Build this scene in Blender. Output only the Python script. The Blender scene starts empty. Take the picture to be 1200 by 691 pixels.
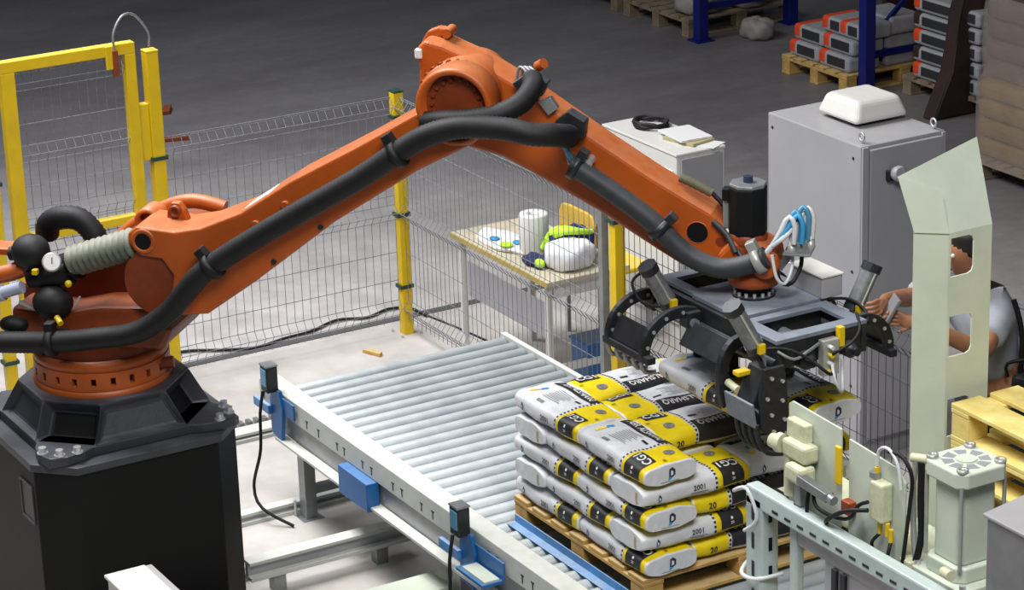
import bpy, bmesh, math, random
from mathutils import Vector, Matrix
from math import sin, cos, pi, radians
random.seed(7)
scene = bpy.context.scene
COL = scene.collection

# ---------------------------------------------------------------- camera
# World: X runs along the roller conveyor (towards the camera side), Y along its rollers, Z up, metres.
cam_data = bpy.data.cameras.new('camera')
cam_data.sensor_fit = 'HORIZONTAL'
cam_data.sensor_width = 36.0
cam_data.lens = 95.65
cam_data.clip_end = 200
cam = bpy.data.objects.new('camera', cam_data)
COL.objects.link(cam)
_r = Vector((0.50083821, 0.86498906, -0.03090335))
_d = Vector((0.27440115, -0.19254109, -0.94214221))
_f = Vector((-0.82089286, 0.4633809, -0.33378593))
_m = Matrix.Identity(4)
for i in range(3):
    _m[i][0] = _r[i]; _m[i][1] = -_d[i]; _m[i][2] = -_f[i]
_m.translation = Vector((13.038, -6.661, 5.4))
cam.matrix_world = _m
scene.camera = cam

# ---------------------------------------------------------------- light
scene.view_settings.view_transform = 'Standard'
scene.view_settings.look = 'None'
scene.view_settings.gamma = 1.0
scene.view_settings.exposure = 0.0
scene.view_settings.use_curve_mapping = False
world = bpy.data.worlds.new('hall_ambient'); scene.world = world
world.use_nodes = True
world.node_tree.nodes['Background'].inputs[0].default_value = (0.75, 0.83, 1.0, 1)
world.node_tree.nodes['Background'].inputs[1].default_value = 0.06

def skylight(name, loc, target, sx, sy, power, col=(1, 1, 1), spread=115):
    l = bpy.data.lights.new(name, 'AREA'); l.shape = 'RECTANGLE'; l.size = sx; l.size_y = sy
    l.energy = power; l.color = col; l.spread = radians(spread)
    o = bpy.data.objects.new(name, l); COL.objects.link(o)
    o.location = loc
    o.rotation_euler = (Vector(target) - Vector(loc)).to_track_quat('-Z', 'Y').to_euler()
    return o
skylight('roof_skylight', (1.2, -3.2, 7.6), (2.4, -1.4, 0.4), 4.0, 3.0, 380, (1.0, 0.985, 0.96))
skylight('roof_skylight_front', (8.6, -3.4, 6.8), (5.2, -1.0, 1.0), 3.0, 2.0, 185, (1.0, 0.99, 0.96))
skylight('roof_skylight_rear', (-3.4, -3.2, 7.2), (-2.6, -1.2, 0.0), 4.0, 3.0, 260, (0.92, 0.95, 1.0))

# ---------------------------------------------------------------- materials
def srgb(h):
    if isinstance(h, str):
        h = h.lstrip('#'); h = [int(h[i:i + 2], 16) / 255 for i in (0, 2, 4)]
    return tuple((c / 12.92 if c <= 0.04045 else ((c + 0.055) / 1.055) ** 2.4) for c in h) + (1.0,)

def mat(name, col, rough=0.5, metal=0.0, var=0.0, vscale=8.0, col2=None, bump=0.0, bscale=60.0, dust=0.0,
        dustcol='b9b4ac', alpha=None, trans=0.0, spec=None):
    m = bpy.data.materials.new(name); m.use_nodes = True
    nt = m.node_tree; nd = nt.nodes; ln = nt.links
    b = nd['Principled BSDF']
    b.inputs['Roughness'].default_value = rough
    b.inputs['Metallic'].default_value = metal
    if spec is not None: b.inputs['Specular IOR Level'].default_value = spec
    if trans: b.inputs['Transmission Weight'].default_value = trans
    if alpha is not None: b.inputs['Alpha'].default_value = alpha
    c = srgb(col)
    b.inputs['Base Color'].default_value = c
    tc = nd.new('ShaderNodeTexCoord')
    out = None
    if var > 0 or col2:
        n = nd.new('ShaderNodeTexNoise'); n.inputs['Scale'].default_value = vscale; n.inputs['Detail'].default_value = 6
        n.inputs['Roughness'].default_value = 0.62
        ln.new(tc.outputs['Object'], n.inputs['Vector'])
        rp = nd.new('ShaderNodeMapRange'); rp.inputs[1].default_value = 0.35; rp.inputs[2].default_value = 0.65
        ln.new(n.outputs['Fac'], rp.inputs[0])
        mx = nd.new('ShaderNodeMix'); mx.data_type = 'RGBA'
        if col2: c1, c2 = c, srgb(col2)
        else:
            c1 = tuple(min(1, v * (1 + var)) for v in c[:3]) + (1,); c2 = tuple(v * (1 - var) for v in c[:3]) + (1,)
        mx.inputs[6].default_value = c1; mx.inputs[7].default_value = c2
        ln.new(rp.outputs[0], mx.inputs[0]); out = mx.outputs[2]
    if dust > 0:      # pale cement dust settled on upward faces
        g = nd.new('ShaderNodeNewGeometry'); sp = nd.new('ShaderNodeSeparateXYZ')
        ln.new(g.outputs['Normal'], sp.inputs[0])
        r2 = nd.new('ShaderNodeMapRange'); r2.inputs[1].default_value = 0.35; r2.inputs[2].default_value = 1.0
        r2.inputs[4].default_value = dust
        ln.new(sp.outputs['Z'], r2.inputs[0])
        n2 = nd.new('ShaderNodeTexNoise'); n2.inputs['Scale'].default_value = 14; n2.inputs['Detail'].default_value = 5
        ln.new(tc.outputs['Object'], n2.inputs['Vector'])
        ml = nd.new('ShaderNodeMath'); ml.operation = 'MULTIPLY'
        r3 = nd.new('ShaderNodeMapRange'); r3.inputs[1].default_value = 0.25; r3.inputs[2].default_value = 0.6; r3.inputs[3].default_value = 0.4
        ln.new(n2.outputs['Fac'], r3.inputs[0])
        ln.new(r2.outputs[0], ml.inputs[0]); ln.new(r3.outputs[0], ml.inputs[1])
        mx2 = nd.new('ShaderNodeMix'); mx2.data_type = 'RGBA'
        mx2.inputs[6].default_value = c; mx2.inputs[7].default_value = srgb(dustcol)
        if out: ln.new(out, mx2.inputs[6])
        ln.new(ml.outputs[0], mx2.inputs[0]); out = mx2.outputs[2]
    if out: ln.new(out, b.inputs['Base Color'])
    if bump > 0:
        n3 = nd.new('ShaderNodeTexNoise'); n3.inputs['Scale'].default_value = bscale; n3.inputs['Detail'].default_value = 4
        ln.new(tc.outputs['Object'], n3.inputs['Vector'])
        bp = nd.new('ShaderNodeBump'); bp.inputs['Strength'].default_value = bump; bp.inputs['Distance'].default_value = 0.01
        ln.new(n3.outputs['Fac'], bp.inputs['Height']); ln.new(bp.outputs[0], b.inputs['Normal'])
    return m

M = {}
M['orange'] = mat('orange_paint', 'a54b0d', 0.45, 0, 0.10, 5, bump=0.08, bscale=90, dust=0.5, dustcol='bd8560')
M['orange_dark'] = mat('orange_paint_dark', '77300b', 0.5, 0, 0.2, 7, bump=0.1, dust=0.25, dustcol='b9714a')  # darker copy of the robot orange, shade of its lower body put in
M['black_cast'] = mat('black_cast_paint', '33353c', 0.5, 0, 0.25, 6, bump=0.15, bscale=50, dust=0.35, dustcol='5a5d66')
M['black_paint'] = mat('black_sheet_paint', '08080a', 0.6, 0, 0.2, 3, bump=0.05, dust=0.3, dustcol='3a3b42', spec=0.25)
M['rubber'] = mat('black_rubber', '141416', 0.6, 0, 0.2, 20, dust=0.3, dustcol='55555a', spec=0.3)
M['rubber_grey'] = mat('dusty_grey_hose', '26282d', 0.6, 0, 0.25, 20, dust=0.4, dustcol='70747a')
M['yellow'] = mat('yellow_paint', 'd2b006', 0.4, 0, 0.08, 6, dust=0.25, dustcol='d9cf9a')
M['wire'] = mat('galvanised_wire', '7c7e84', 0.55, 0.2, 0.15, 30)
M['wire_dark'] = mat('dark_wire', '44464c', 0.55, 0.2, 0.15, 30)
M['clip'] = mat('dark_green_clip', '1d3a2c', 0.5)
M['roller'] = mat('dusty_steel_roller', 'a9b1b5', 0.45, 0.15, col2='858d98', vscale=3.0, bump=0.03, dust=0.5, dustcol='c2c8c8')
M['rail'] = mat('pale_grey_rail_paint', 'b6bab6', 0.5, 0.0, 0.06, 9, dust=0.6, dustcol='dcdcd4')
M['rail_side'] = mat('galvanised_sheet', 'a2a3a8', 0.45, 0.3, 0.12, 5)
M['steel'] = mat('grey_steel', '8c8f92', 0.4, 0.5, 0.12, 15)
M['dark_steel'] = mat('dark_gripper_steel', '24262a', 0.45, 0.3, 0.3, 25, bump=0.06, dust=0.5, dustcol='70757c')
M['plate_grey'] = mat('blue_grey_plate', '6f7784', 0.5, 0.1, 0.14, 22, bump=0.05, dust=0.45, dustcol='9da3ae')
M['alu'] = mat('dull_aluminium', 'a6a8a4', 0.42, 0.4, 0.1, 20, dust=0.3)
M['grimy'] = mat('grimy_cylinder_alloy', '75787a', 0.5, 0.3, 0.25, 30, dust=0.4, dustcol='98998f')
M['bolt'] = mat('zinc_bolt', 'c6c8cc', 0.35, 0.6)
M['blue'] = mat('blue_paint', '0c5a9a', 0.42, 0, 0.12, 8, dust=0.25, dustcol='9db6cc')
M['blue_strip'] = mat('blue_guide_paint', '3f7db4', 0.4, 0, 0.2, 12, dust=0.5, dustcol='c4d2e0')
M['cab_white'] = mat('cabinet_white', 'cfcfcc', 0.45, 0, 0.04, 3, bump=0.02, dust=0.3)
M['cab_grey'] = mat('cabinet_light_grey', '97979c', 0.45, 0, 0.04, 3, bump=0.02, dust=0.2)
M['wood'] = mat('raw_pine', 'c8a25c', 0.7, 0, col2='a37f42', vscale=9, bump=0.2, bscale=60, dust=0.4, dustcol='d8cba8')
M['wood_new'] = mat('fresh_pine', 'e6d68c', 0.65, 0, col2='d6bc66', vscale=9, bump=0.15, bscale=60)
M['wood_old'] = mat('weathered_pine', '8d7c66', 0.75, 0, col2='6e604e', vscale=9, bump=0.2)
M['bag_white'] = mat('bag_white_film', 'c9cbd0', 0.45, 0, 0.06, 12, bump=0.5, bscale=22)
M['bag_yellow'] = mat('bag_yellow_print', 'd9c108', 0.45, 0, 0.07, 14, bump=0.45, bscale=24)
M['print_black'] = mat('print_black', '222226', 0.5)
M['print_white'] = mat('print_white', 'd4d4d4', 0.5)
M['print_grey'] = mat('print_grey', '77777c', 0.5)
M['print_blue'] = mat('print_blue', '2f8fc4', 0.5)
M['print_navy'] = mat('print_navy', '23304a', 0.5)
M['print_yellow'] = mat('print_yellow', 'e8cf35', 0.5)
M['print_tan'] = mat('glue_tan', 'a39b74', 0.6)
M['pale_green'] = mat('pale_green_grey_paint', 'bfc8b9', 0.45, 0, 0.05, 6, bump=0.03, dust=0.2, dustcol='dfe3d4')
M['pale_cream'] = mat('pale_cream_casting', 'bcbea0', 0.5, 0, 0.12, 30, bump=0.1, dust=0.2, dustcol='e2e2cf')
M['pale_blue'] = mat('pale_blue_grey_profile', 'a9b9b8', 0.45, 0.1, 0.1, 10, dust=0.3, dustcol='d3dcd6')
M['stainless'] = mat('brushed_stainless', '7f8184', 0.35, 0.6, 0.12, 8)
M['skin'] = mat('skin', '9a6a4c', 0.55, 0, 0.1, 20)
M['hair'] = mat('black_hair', '17130f', 0.6)
M['shirt'] = mat('grey_white_shirt', '9fa3ad', 0.8, 0, 0.08, 10, bump=0.1)
M['trousers'] = mat('dark_trousers', '23262e', 0.8)
M['orange_print'] = mat('orange_red_print', 'd8461c', 0.55)
M['film'] = mat('stretch_film_over_sacks', '8a7a6c', 0.3, 0, col2='5f5148', vscale=4, bump=0.5, bscale=9)
M['rust'] = mat('dark_brown_drape', '2c1a13', 0.8, 0, 0.3, 5)
M['rack_blue'] = mat('rack_blue_paint', '0a1768', 0.45, 0, 0.1, 6)
M['cyan_tube'] = mat('blue_air_tube', '4a86a8', 0.4)
M['clear_tube'] = mat('milky_air_tube', 'c9ccd0', 0.35)

# ---------------------------------------------------------------- mesh helpers
WM = {}          # world matrix of every parent

def wm(o):
    return WM.get(o.name, Matrix.Identity(4)) if o is not None else Matrix.Identity(4)

class MB:
    """Collects shapes into one mesh."""
    def __init__(s): s.v = []; s.f = []; s.mi = []; s.cur = 0; s.T = Matrix.Identity(4); s.sm = []; s.smooth = False
    def add(s, vs, fs):
        o = len(s.v)
        s.v += [tuple(s.T @ Vector(p)) for p in vs]
        for q in fs:
            s.f.append(tuple(o + i for i in q)); s.mi.append(s.cur); s.sm.append(s.smooth)
        return s
    def box(s, x0, y0, z0, x1, y1, z1):
        v = [(x, y, z) for x in (x0, x1) for y in (y0, y1) for z in (z0, z1)]
        return s.add(v, [(0, 1, 3, 2), (4, 6, 7, 5), (0, 4, 5, 1), (2, 3, 7, 6), (0, 2, 6, 4), (1, 5, 7, 3)])
    def cbox(s, c, d, R=None):
        T = s.T.copy(); s.T = T @ Matrix.Translation(c) @ (R.to_4x4() if R is not None else Matrix.Identity(4))
        s.box(-d[0] / 2, -d[1] / 2, -d[2] / 2, d[0] / 2, d[1] / 2, d[2] / 2); s.T = T; return s
    def bar(s, p0, p1, w, h, up=(0, 0, 1)):
        p0, p1 = Vector(p0), Vector(p1); x = (p1 - p0); L = x.length; x.normalize()
        y = Vector(up).cross(x)
        if y.length < 1e-4: y = Vector((0, 1, 0)).cross(x)
        y.normalize(); z = x.cross(y)
        R = Matrix((x, y, z)).transposed()
        return s.cbox((p0 + p1) / 2, (L, w, h), R)
    def prism(s, pts, fr, a, b):
        """pts 2-D outline; fr(u, v, w) -> 3-D; extruded from w=a to w=b"""
        n = len(pts)
        vs = [fr(u, v, a) for u, v in pts] + [fr(u, v, b) for u, v in pts]
        fs = [tuple(range(n))[::-1], tuple(range(n, 2 * n))] + [(i, (i + 1) % n, n + (i + 1) % n, n + i) for i in range(n)]
        return s.add(vs, fs)
    def cyl(s, p0, p1, r0, r1=None, n=20, caps=True):
        r1 = r0 if r1 is None else r1
        p0, p1 = Vector(p0), Vector(p1); d = (p1 - p0).normalized()
        a = Vector((0, 0, 1)) if abs(d.z) < .9 else Vector((1, 0, 0))
        u = d.cross(a).normalized(); w = d.cross(u)
        vs = [tuple(p0 + (u * cos(2 * pi * i / n) + w * sin(2 * pi * i / n)) * r0) for i in range(n)] + \
             [tuple(p1 + (u * cos(2 * pi * i / n) + w * sin(2 * pi * i / n)) * r1) for i in range(n)]
        sm = s.smooth; s.smooth = True
        s.add(vs, [(i, (i + 1) % n, n + (i + 1) % n, n + i) for i in range(n)]); s.smooth = False
        if caps: s.add(vs, [tuple(range(n))[::-1], tuple(range(n, 2 * n))])
        s.smooth = sm; return s
    def lathe(s, p0, axis, prof, n=24, cap=True):
        """prof: list of (distance along axis, radius)"""
        p0 = Vector(p0); d = Vector(axis).normalized()
        a = Vector((0, 0, 1)) if abs(d.z) < .9 else Vector((1, 0, 0))
        u = d.cross(a).normalized(); w = d.cross(u)
        vs = [tuple(p0 + d * t + (u * cos(2 * pi * i / n) + w * sin(2 * pi * i / n)) * r) for t, r in prof for i in range(n)]
        k = len(prof); sm = s.smooth; s.smooth = True
        s.add(vs, [(j * n + i, j * n + (i + 1) % n, (j + 1) * n + (i + 1) % n, (j + 1) * n + i) for j in range(k - 1) for i in range(n)])
        s.smooth = False
        if cap: s.add(vs, [tuple(range(n))[::-1], tuple(range((k - 1) * n, k * n))])
        s.smooth = sm; return s
    def ball(s, c, r, n=16, sc=(1, 1, 1), R=None):
        R = R or Matrix.Identity(3); c = Vector(c); m = n // 2; vs = []
        for j in range(m + 1):
            t = pi * j / m
            for i in range(n):
                q = Vector((sin(t) * cos(2 * pi * i / n) * sc[0], sin(t) * sin(2 * pi * i / n) * sc[1], cos(t) * sc[2])) * r
                vs.append(tuple(c + R @ q))
        sm = s.smooth; s.smooth = True
        s.add(vs, [(j * n + i, (j + 1) * n + i, (j + 1) * n + (i + 1) % n, j * n + (i + 1) % n) for j in range(m) for i in range(n)])
        s.smooth = sm; return s
    def tube(s, path, r, n=8, rib=0.0, step=None, closed=False):
        P = spline(path, step, closed) if step else [Vector(p) for p in path]
        k = len(P); vs = []; u = None
        for j, p in enumerate(P):
            if closed: d = (P[(j + 1) % k] - P[j - 1])
            else: d = (P[min(j + 1, k - 1)] - P[max(j - 1, 0)])
            d.normalize()
            if u is None:
                a = Vector((0, 0, 1)) if abs(d.z) < .9 else Vector((1, 0, 0)); u = d.cross(a).normalized()
            else:
                u = (u - d * u.dot(d)).normalized()
            w = d.cross(u); rr = r * (1 + (rib if j % 2 else -rib))
            vs += [tuple(p + (u * cos(2 * pi * i / n) + w * sin(2 * pi * i / n)) * rr) for i in range(n)]
        sm = s.smooth; s.smooth = True
        kk = k if closed else k - 1
        s.add(vs, [(j * n + i, j * n + (i + 1) % n, ((j + 1) % k) * n + (i + 1) % n, ((j + 1) % k) * n + i) for j in range(kk) for i in range(n)])
        s.smooth = False
        if not closed: s.add(vs, [tuple(range(n))[::-1], tuple(range((k - 1) * n, k * n))])
        s.smooth = sm; return s
    def grid_plate(s, us, vs_, holes, fr, a, b):
        """one connected plate on a grid of lines us x vs_, cells in holes left open, thick from w=a to w=b"""
        nu, nv = len(us), len(vs_); V = [fr(u, v, w) for w in (a, b) for u in us for v in vs_]
        I = lambda k, i, j: k * nu * nv + i * nv + j
        on = lambda i, j: 0 <= i < nu - 1 and 0 <= j < nv - 1 and (i, j) not in holes
        F = []
        for i in range(nu - 1):
            for j in range(nv - 1):
                if not on(i, j): continue
                F.append((I(0, i, j), I(0, i, j + 1), I(0, i + 1, j + 1), I(0, i + 1, j))); F.append((I(1, i, j), I(1, i + 1, j), I(1, i + 1, j + 1), I(1, i, j + 1)))
                for (di, dj, p, q) in ((-1, 0, (i, j), (i, j + 1)), (1, 0, (i + 1, j), (i + 1, j + 1)), (0, -1, (i, j), (i + 1, j)), (0, 1, (i, j + 1), (i + 1, j + 1))):
                    if not on(i + di, j + dj): F.append((I(0, *p), I(0, *q), I(1, *q), I(1, *p)))
        return s.add(V, F)
    def quad(s, pts): return s.add(pts, [tuple(range(len(pts)))])
    def slab(s, pts, th):
        """planar polygon given in 3-D, thickened by th along its normal"""
        P = [Vector(p) for p in pts]; nrm = Vector((0, 0, 0))
        for i in range(len(P)): nrm += P[i].cross(P[(i + 1) % len(P)])
        nrm.normalize(); n = len(P)
        vs = [tuple(p) for p in P] + [tuple(p - nrm * th) for p in P]
        return s.add(vs, [tuple(range(n)), tuple(range(n, 2 * n))[::-1]] + [(i, n + i, n + (i + 1) % n, (i + 1) % n) for i in range(n)])
    def mesh(s, name, mats, inv=None, fix=True):
        me = bpy.data.meshes.new(name)
        me.from_pydata([tuple(inv @ Vector(p)) for p in s.v] if inv is not None else s.v, [], s.f)
        for m in (mats if isinstance(mats, (list, tuple)) else [mats]): me.materials.append(M[m] if isinstance(m, str) else m)
        for p, i, q in zip(me.polygons, s.mi, s.sm): p.material_index = i; p.use_smooth = q
        if fix:
            bm = bmesh.new(); bm.from_mesh(me); bmesh.ops.recalc_face_normals(bm, faces=bm.faces); bm.to_mesh(me); bm.free()
        me.update(); return me
    def build(s, name, mats, parent=None, bevel=0.0, segs=2, local=False, fix=True, origin=None, **tags):
        """vertices are world coordinates unless local (then: the parent's frame)"""
        if parent is not None: inv = None if local else wm(parent).inverted()
        else:
            inv = None
            if origin is None:
                xs = [p[0] for p in s.v]; ys = [p[1] for p in s.v]; zs = [p[2] for p in s.v]
                origin = ((min(xs) + max(xs)) / 2, (min(ys) + max(ys)) / 2, min(zs))
            inv = Matrix.Translation(-Vector(origin))
        o = bpy.data.objects.new(name, s.mesh(name, mats, inv, fix)); COL.objects.link(o)
        if parent is not None: o.parent = parent; WM[o.name] = wm(parent)
        else: o.location = origin; WM[o.name] = Matrix.Translation(origin)
        if bevel:
            b = o.modifiers.new('bevel', 'BEVEL'); b.width = bevel; b.segments = segs; b.limit_method = 'ANGLE'; b.angle_limit = radians(35)
        for k, v in tags.items(): o[k] = v
        return o

def spline(path, step, closed=False):
    P = [Vector(p) for p in path]; out = []; n = len(P)
    rng = range(n if closed else n - 1)
    for i in rng:
        if closed: p0, p1, p2, p3 = P[i - 1], P[i], P[(i + 1) % n], P[(i + 2) % n]
        else: p0, p1, p2, p3 = P[max(i - 1, 0)], P[i], P[i + 1], P[min(i + 2, n - 1)]
        k = max(1, int((p2 - p1).length / step))
        for j in range(k):
            t = j / k
            out.append(0.5 * ((2 * p1) + (p2 - p0) * t + (2 * p0 - 5 * p1 + 4 * p2 - p3) * t * t + (3 * p1 - p0 - 3 * p2 + p3) * t ** 3))
    if not closed: out.append(P[-1])
    return out

def thing(name, label, cat, loc=(0, 0, 0), rotz=0.0, group=None):
    o = bpy.data.objects.new(name, None); COL.objects.link(o)
    o.empty_display_size = 0.1
    o.location = loc; o.rotation_euler = (0, 0, rotz)
    WM[o.name] = Matrix.Translation(loc) @ Matrix.Rotation(rotz, 4, 'Z')
    tag(o, label, cat, group); return o

def tag(o, label, cat, group=None, kind=None):
    o['label'] = label; o['category'] = cat
    if group: o['group'] = group
    if kind: o['kind'] = kind
    return o

def copy_tree(o, parent=None):
    c = o.copy(); COL.objects.link(c); c.parent = parent
    for ch in list(o.children): copy_tree(ch, c)
    return c

def circ(c, r, n=24, a0=0, a1=2 * pi):
    return [(c[0] + r * cos(a0 + (a1 - a0) * i / n), c[1] + r * sin(a0 + (a1 - a0) * i / n)) for i in range(n)]

_texts = {}
def text2d(body, size=1.0):
    """triangles of a line of lettering, centred, cap height = size"""
    if body not in _texts:
        cu = bpy.data.curves.new('lettering', 'FONT'); cu.body = body; cu.align_x = 'CENTER'; cu.align_y = 'CENTER'
        cu.resolution_u = 2; cu.size = 1.0
        cu.offset = 0.018
        ob = bpy.data.objects.new('lettering', cu); COL.objects.link(ob)
        dg = bpy.context.evaluated_depsgraph_get(); me = ob.evaluated_get(dg).to_mesh()
        vs = [(v.co.x, v.co.y) for v in me.vertices]; fs = [tuple(p.vertices) for p in me.polygons]
        ys = [v[1] for v in vs]; h = max(ys) - min(ys); cy = (max(ys) + min(ys)) / 2
        vs = [(x / h, (y - cy) / h) for x, y in vs]
        ob.evaluated_get(dg).to_mesh_clear(); bpy.data.objects.remove(ob); bpy.data.curves.remove(cu)
        _texts[body] = (vs, fs)
    vs, fs = _texts[body]
    return [(x * size, y * size) for x, y in vs], fs

# ================================================================ floor
def floor_material():
    m = bpy.data.materials.new('concrete_floor'); m.use_nodes = True
    nt = m.node_tree; nd = nt.nodes; ln = nt.links; b = nd['Principled BSDF']
    tc = nd.new('ShaderNodeTexCoord')
    def noise(sc, det=6, rgh=0.6, vec=None):
        n = nd.new('ShaderNodeTexNoise'); n.inputs['Scale'].default_value = sc; n.inputs['Detail'].default_value = det
        n.inputs['Roughness'].default_value = rgh; ln.new(vec or tc.outputs['Object'], n.inputs['Vector']); return n
    def rng(src, a, bb, c=0.0, d=1.0):
        r = nd.new('ShaderNodeMapRange'); r.inputs[1].default_value = a; r.inputs[2].default_value = bb
        r.inputs[3].default_value = c; r.inputs[4].default_value = d; ln.new(src, r.inputs[0]); return r.outputs[0]
    def mix(f, a, c):
        x = nd.new('ShaderNodeMix'); x.data_type = 'RGBA'
        if isinstance(f, float): x.inputs[0].default_value = f
        else: ln.new(f, x.inputs[0])
        for s_, i in ((a, 6), (c, 7)):
            if isinstance(s_, tuple): x.inputs[i].default_value = s_
            else: ln.new(s_, x.inputs[i])
        return x.outputs[2]
    # streaky worn concrete of the hall
    mp = nd.new('ShaderNodeMapping'); mp.inputs['Scale'].default_value = (1.0, 0.35, 1); mp.inputs['Rotation'].default_value = (0, 0, radians(-28))
    ln.new(tc.outputs['Object'], mp.inputs[0])
    n1 = noise(1.1, 8, 0.65, mp.outputs[0]); n2 = noise(14, 6, 0.7)
    base = mix(rng(n1.outputs['Fac'], 0.3, 0.7), srgb('5f5b5c'), srgb('7f7c7e'))
    base = mix(rng(n2.outputs['Fac'], 0.35, 0.7, 0, 0.35), base, srgb('5d5859'))
    # pale cement dust around the bagging cell, also painting in its pool of light
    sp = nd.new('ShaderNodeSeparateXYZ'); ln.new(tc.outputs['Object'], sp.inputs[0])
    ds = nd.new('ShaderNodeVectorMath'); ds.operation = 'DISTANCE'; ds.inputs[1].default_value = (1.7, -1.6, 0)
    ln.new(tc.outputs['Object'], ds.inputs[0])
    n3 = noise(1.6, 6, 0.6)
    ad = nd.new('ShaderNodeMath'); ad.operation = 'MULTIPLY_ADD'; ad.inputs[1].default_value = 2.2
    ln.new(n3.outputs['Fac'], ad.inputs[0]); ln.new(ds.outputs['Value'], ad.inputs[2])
    dust_light_f = rng(ad.outputs[0], 2.8, 7.6, 1.0, 0.0)
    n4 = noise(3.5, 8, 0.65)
    dust_light_c = mix(rng(n4.outputs['Fac'], 0.35, 0.65), srgb('c4bfbc'), srgb('aaa5a2'))
    col = mix(dust_light_f, base, dust_light_c)
    # the cell's own slab is the dustiest
    ln.new(col, b.inputs['Base Color'])
    n5 = noise(5, 5)
    ln.new(rng(n5.outputs['Fac'], 0.3, 0.7, 0.38, 0.62), b.inputs['Roughness'])
    b.inputs['Specular IOR Level'].default_value = 0.35
    bp = nd.new('ShaderNodeBump'); bp.inputs['Strength'].default_value = 0.12; bp.inputs['Distance'].default_value = 0.01
    n6 = noise(45, 4); ln.new(n6.outputs['Fac'], bp.inputs['Height']); ln.new(bp.outputs[0], b.inputs['Normal'])
    return m
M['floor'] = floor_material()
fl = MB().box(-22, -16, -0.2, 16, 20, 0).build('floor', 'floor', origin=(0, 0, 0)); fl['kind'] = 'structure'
# thin dark strip on the floor along the fence
j = MB().box(-0.30, -4.5, 0.0, -0.235, 1.2, 0.004).build('trim_1', mat('dark_floor_strip', '4c4a4b', 0.8), bevel=0.0); j['kind'] = 'structure'
M['slab'] = mat('dusty_screed', 'bdb8b4', 0.7, 0, col2='a9a4a0', vscale=3, bump=0.15, bscale=40)
# thin levelling screed inside the cell
sl = MB().box(-0.16, -7.0, 0.0, 9.0, 0.9, 0.012).build('trim_2', 'slab', bevel=0.004, segs=1); sl['kind'] = 'structure'

# ================================================================ fence
def fence_wires(p0, p1, z0, z1, skip=None):
    """welded mesh panel with folded stiffening ribs; returns two mesh builders"""
    p0, p1 = Vector(p0), Vector(p1); d = (p1 - p0); L = d.length; d.normalize(); nrm = Vector((d.y, -d.x, 0))
    V, Hh = MB(), MB(); n = int(round(L / 0.05)); r = 0.0020
    ribs = [z0 + 0.06, (z0 + z1) / 2 - 0.02, z1 - 0.055]; zs = [z0, z1]
    def prof():
        pts = [(z0 - 0.025, 0)]
        for rb in ribs: pts += [(rb - 0.045, 0), (rb, 0.035), (rb + 0.045, 0)]
        return pts + [(z1 + 0.0, 0)]
    pr_ = prof()
    for i in range(n + 1):
        b = p0 + d * (L * i / n)
        P = [b + nrm * o + Vector((0, 0, z)) for z, o in pr_]
        for a, c in zip(P[:-1], P[1:]): V.cyl(a, c, r, n=4, caps=False)
    hz = [z0, z1]
    for rb in ribs: hz += [rb - 0.045, rb + 0.045]
    zz = sorted(hz); lv = [(z, 0) for z in zz] + [(rb, 0.035) for rb in ribs]
    g = z0 + 0.225
    while g < z1 - 0.14:
        if all(abs(g - rb) > 0.09 for rb in ribs): lv.append((g, 0))
        g += 0.1675
    for z, o in lv:
        Hh.cyl(p0 + nrm * (o - r) + Vector((0, 0, z)), p1 + nrm * (o - r) + Vector((0, 0, z)), r * 1.15, n=4, caps=False)
    return V, Hh

def fence_panel(label, p0, p1, z0, z1, m='wire', group='welded mesh fence panels'):
    t = thing('mesh_fence_panel', label, 'fence', ((p0[0] + p1[0]) / 2, (p0[1] + p1[1]) / 2, 0), 0, group)
    V, Hh = fence_wires(p0, p1, z0, z1)
    a = V.build('vertical_wires', m, t, fix=False); a['kind'] = 'stuff'
    b = Hh.build('horizontal_wires', m, t, fix=False); b['kind'] = 'stuff'
    return t

def fence_post(label, x, y, h, clips=(0.3, 0.727, 1.3), w=0.06):
    t = thing('fence_post', label, 'post', (x, y, 0), 0, 'yellow fence posts')
    MB().box(x - w / 2, y - w / 2, 0.008, x + w / 2, y + w / 2, h - 0.012).build('tube', 'yellow', t, bevel=0.004)
    MB().box(x - w / 2 - 0.001, y - w / 2 - 0.001, h - 0.012, x + w / 2 + 0.001, y + w / 2 + 0.001, h).build('cap', 'clip' if h < 1.5 else 'yellow', t, bevel=0.003)
    bp = MB().box(x - 0.08, y - 0.08, 0.0, x + 0.08, y + 0.08, 0.01).build('base_plate', 'yellow', t, bevel=0.002)
    bo = MB()
    for sx in (-1, 1):
        for sy in (-1, 1): bo.cyl((x + sx * .06, y + sy * .06, 0.01), (x + sx * .06, y + sy * .06, 0.026), 0.009, n=6)
    bo.build('bolts', 'bolt', bp)['kind'] = 'stuff'
    for z in clips:
        MB().box(x - w / 2 - .006, y - w / 2 - .012, z - .011, x + w / 2 + .006, y + w / 2 + .012, z + .011).build('clip', 'clip', t, bevel=0.003)
    return t

fence_post('yellow square fence post at the corner behind the roller conveyor', 0, 0, 1.45)
fence_post('yellow fence post between the table and the gripper', 2.30, 0, 1.45)
fence_post('yellow fence post behind the tall perforated guide plate', 4.78, 0, 1.45)
fence_panel('wire mesh fence panel between the gate and the corner post', (0, -1.40, 0), (0, -0.04, 0), 0.115, 1.415)
fence_panel('wire mesh fence panel in front of the wooden table', (0.04, 0, 0), (2.14, 0, 0), 0.115, 1.415, 'wire')
fence_panel('dark wire mesh fence panel below the person\'s arms', (2.36, 0, 0), (4.74, 0, 0), 0.115, 1.405, 'wire_dark')
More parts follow.
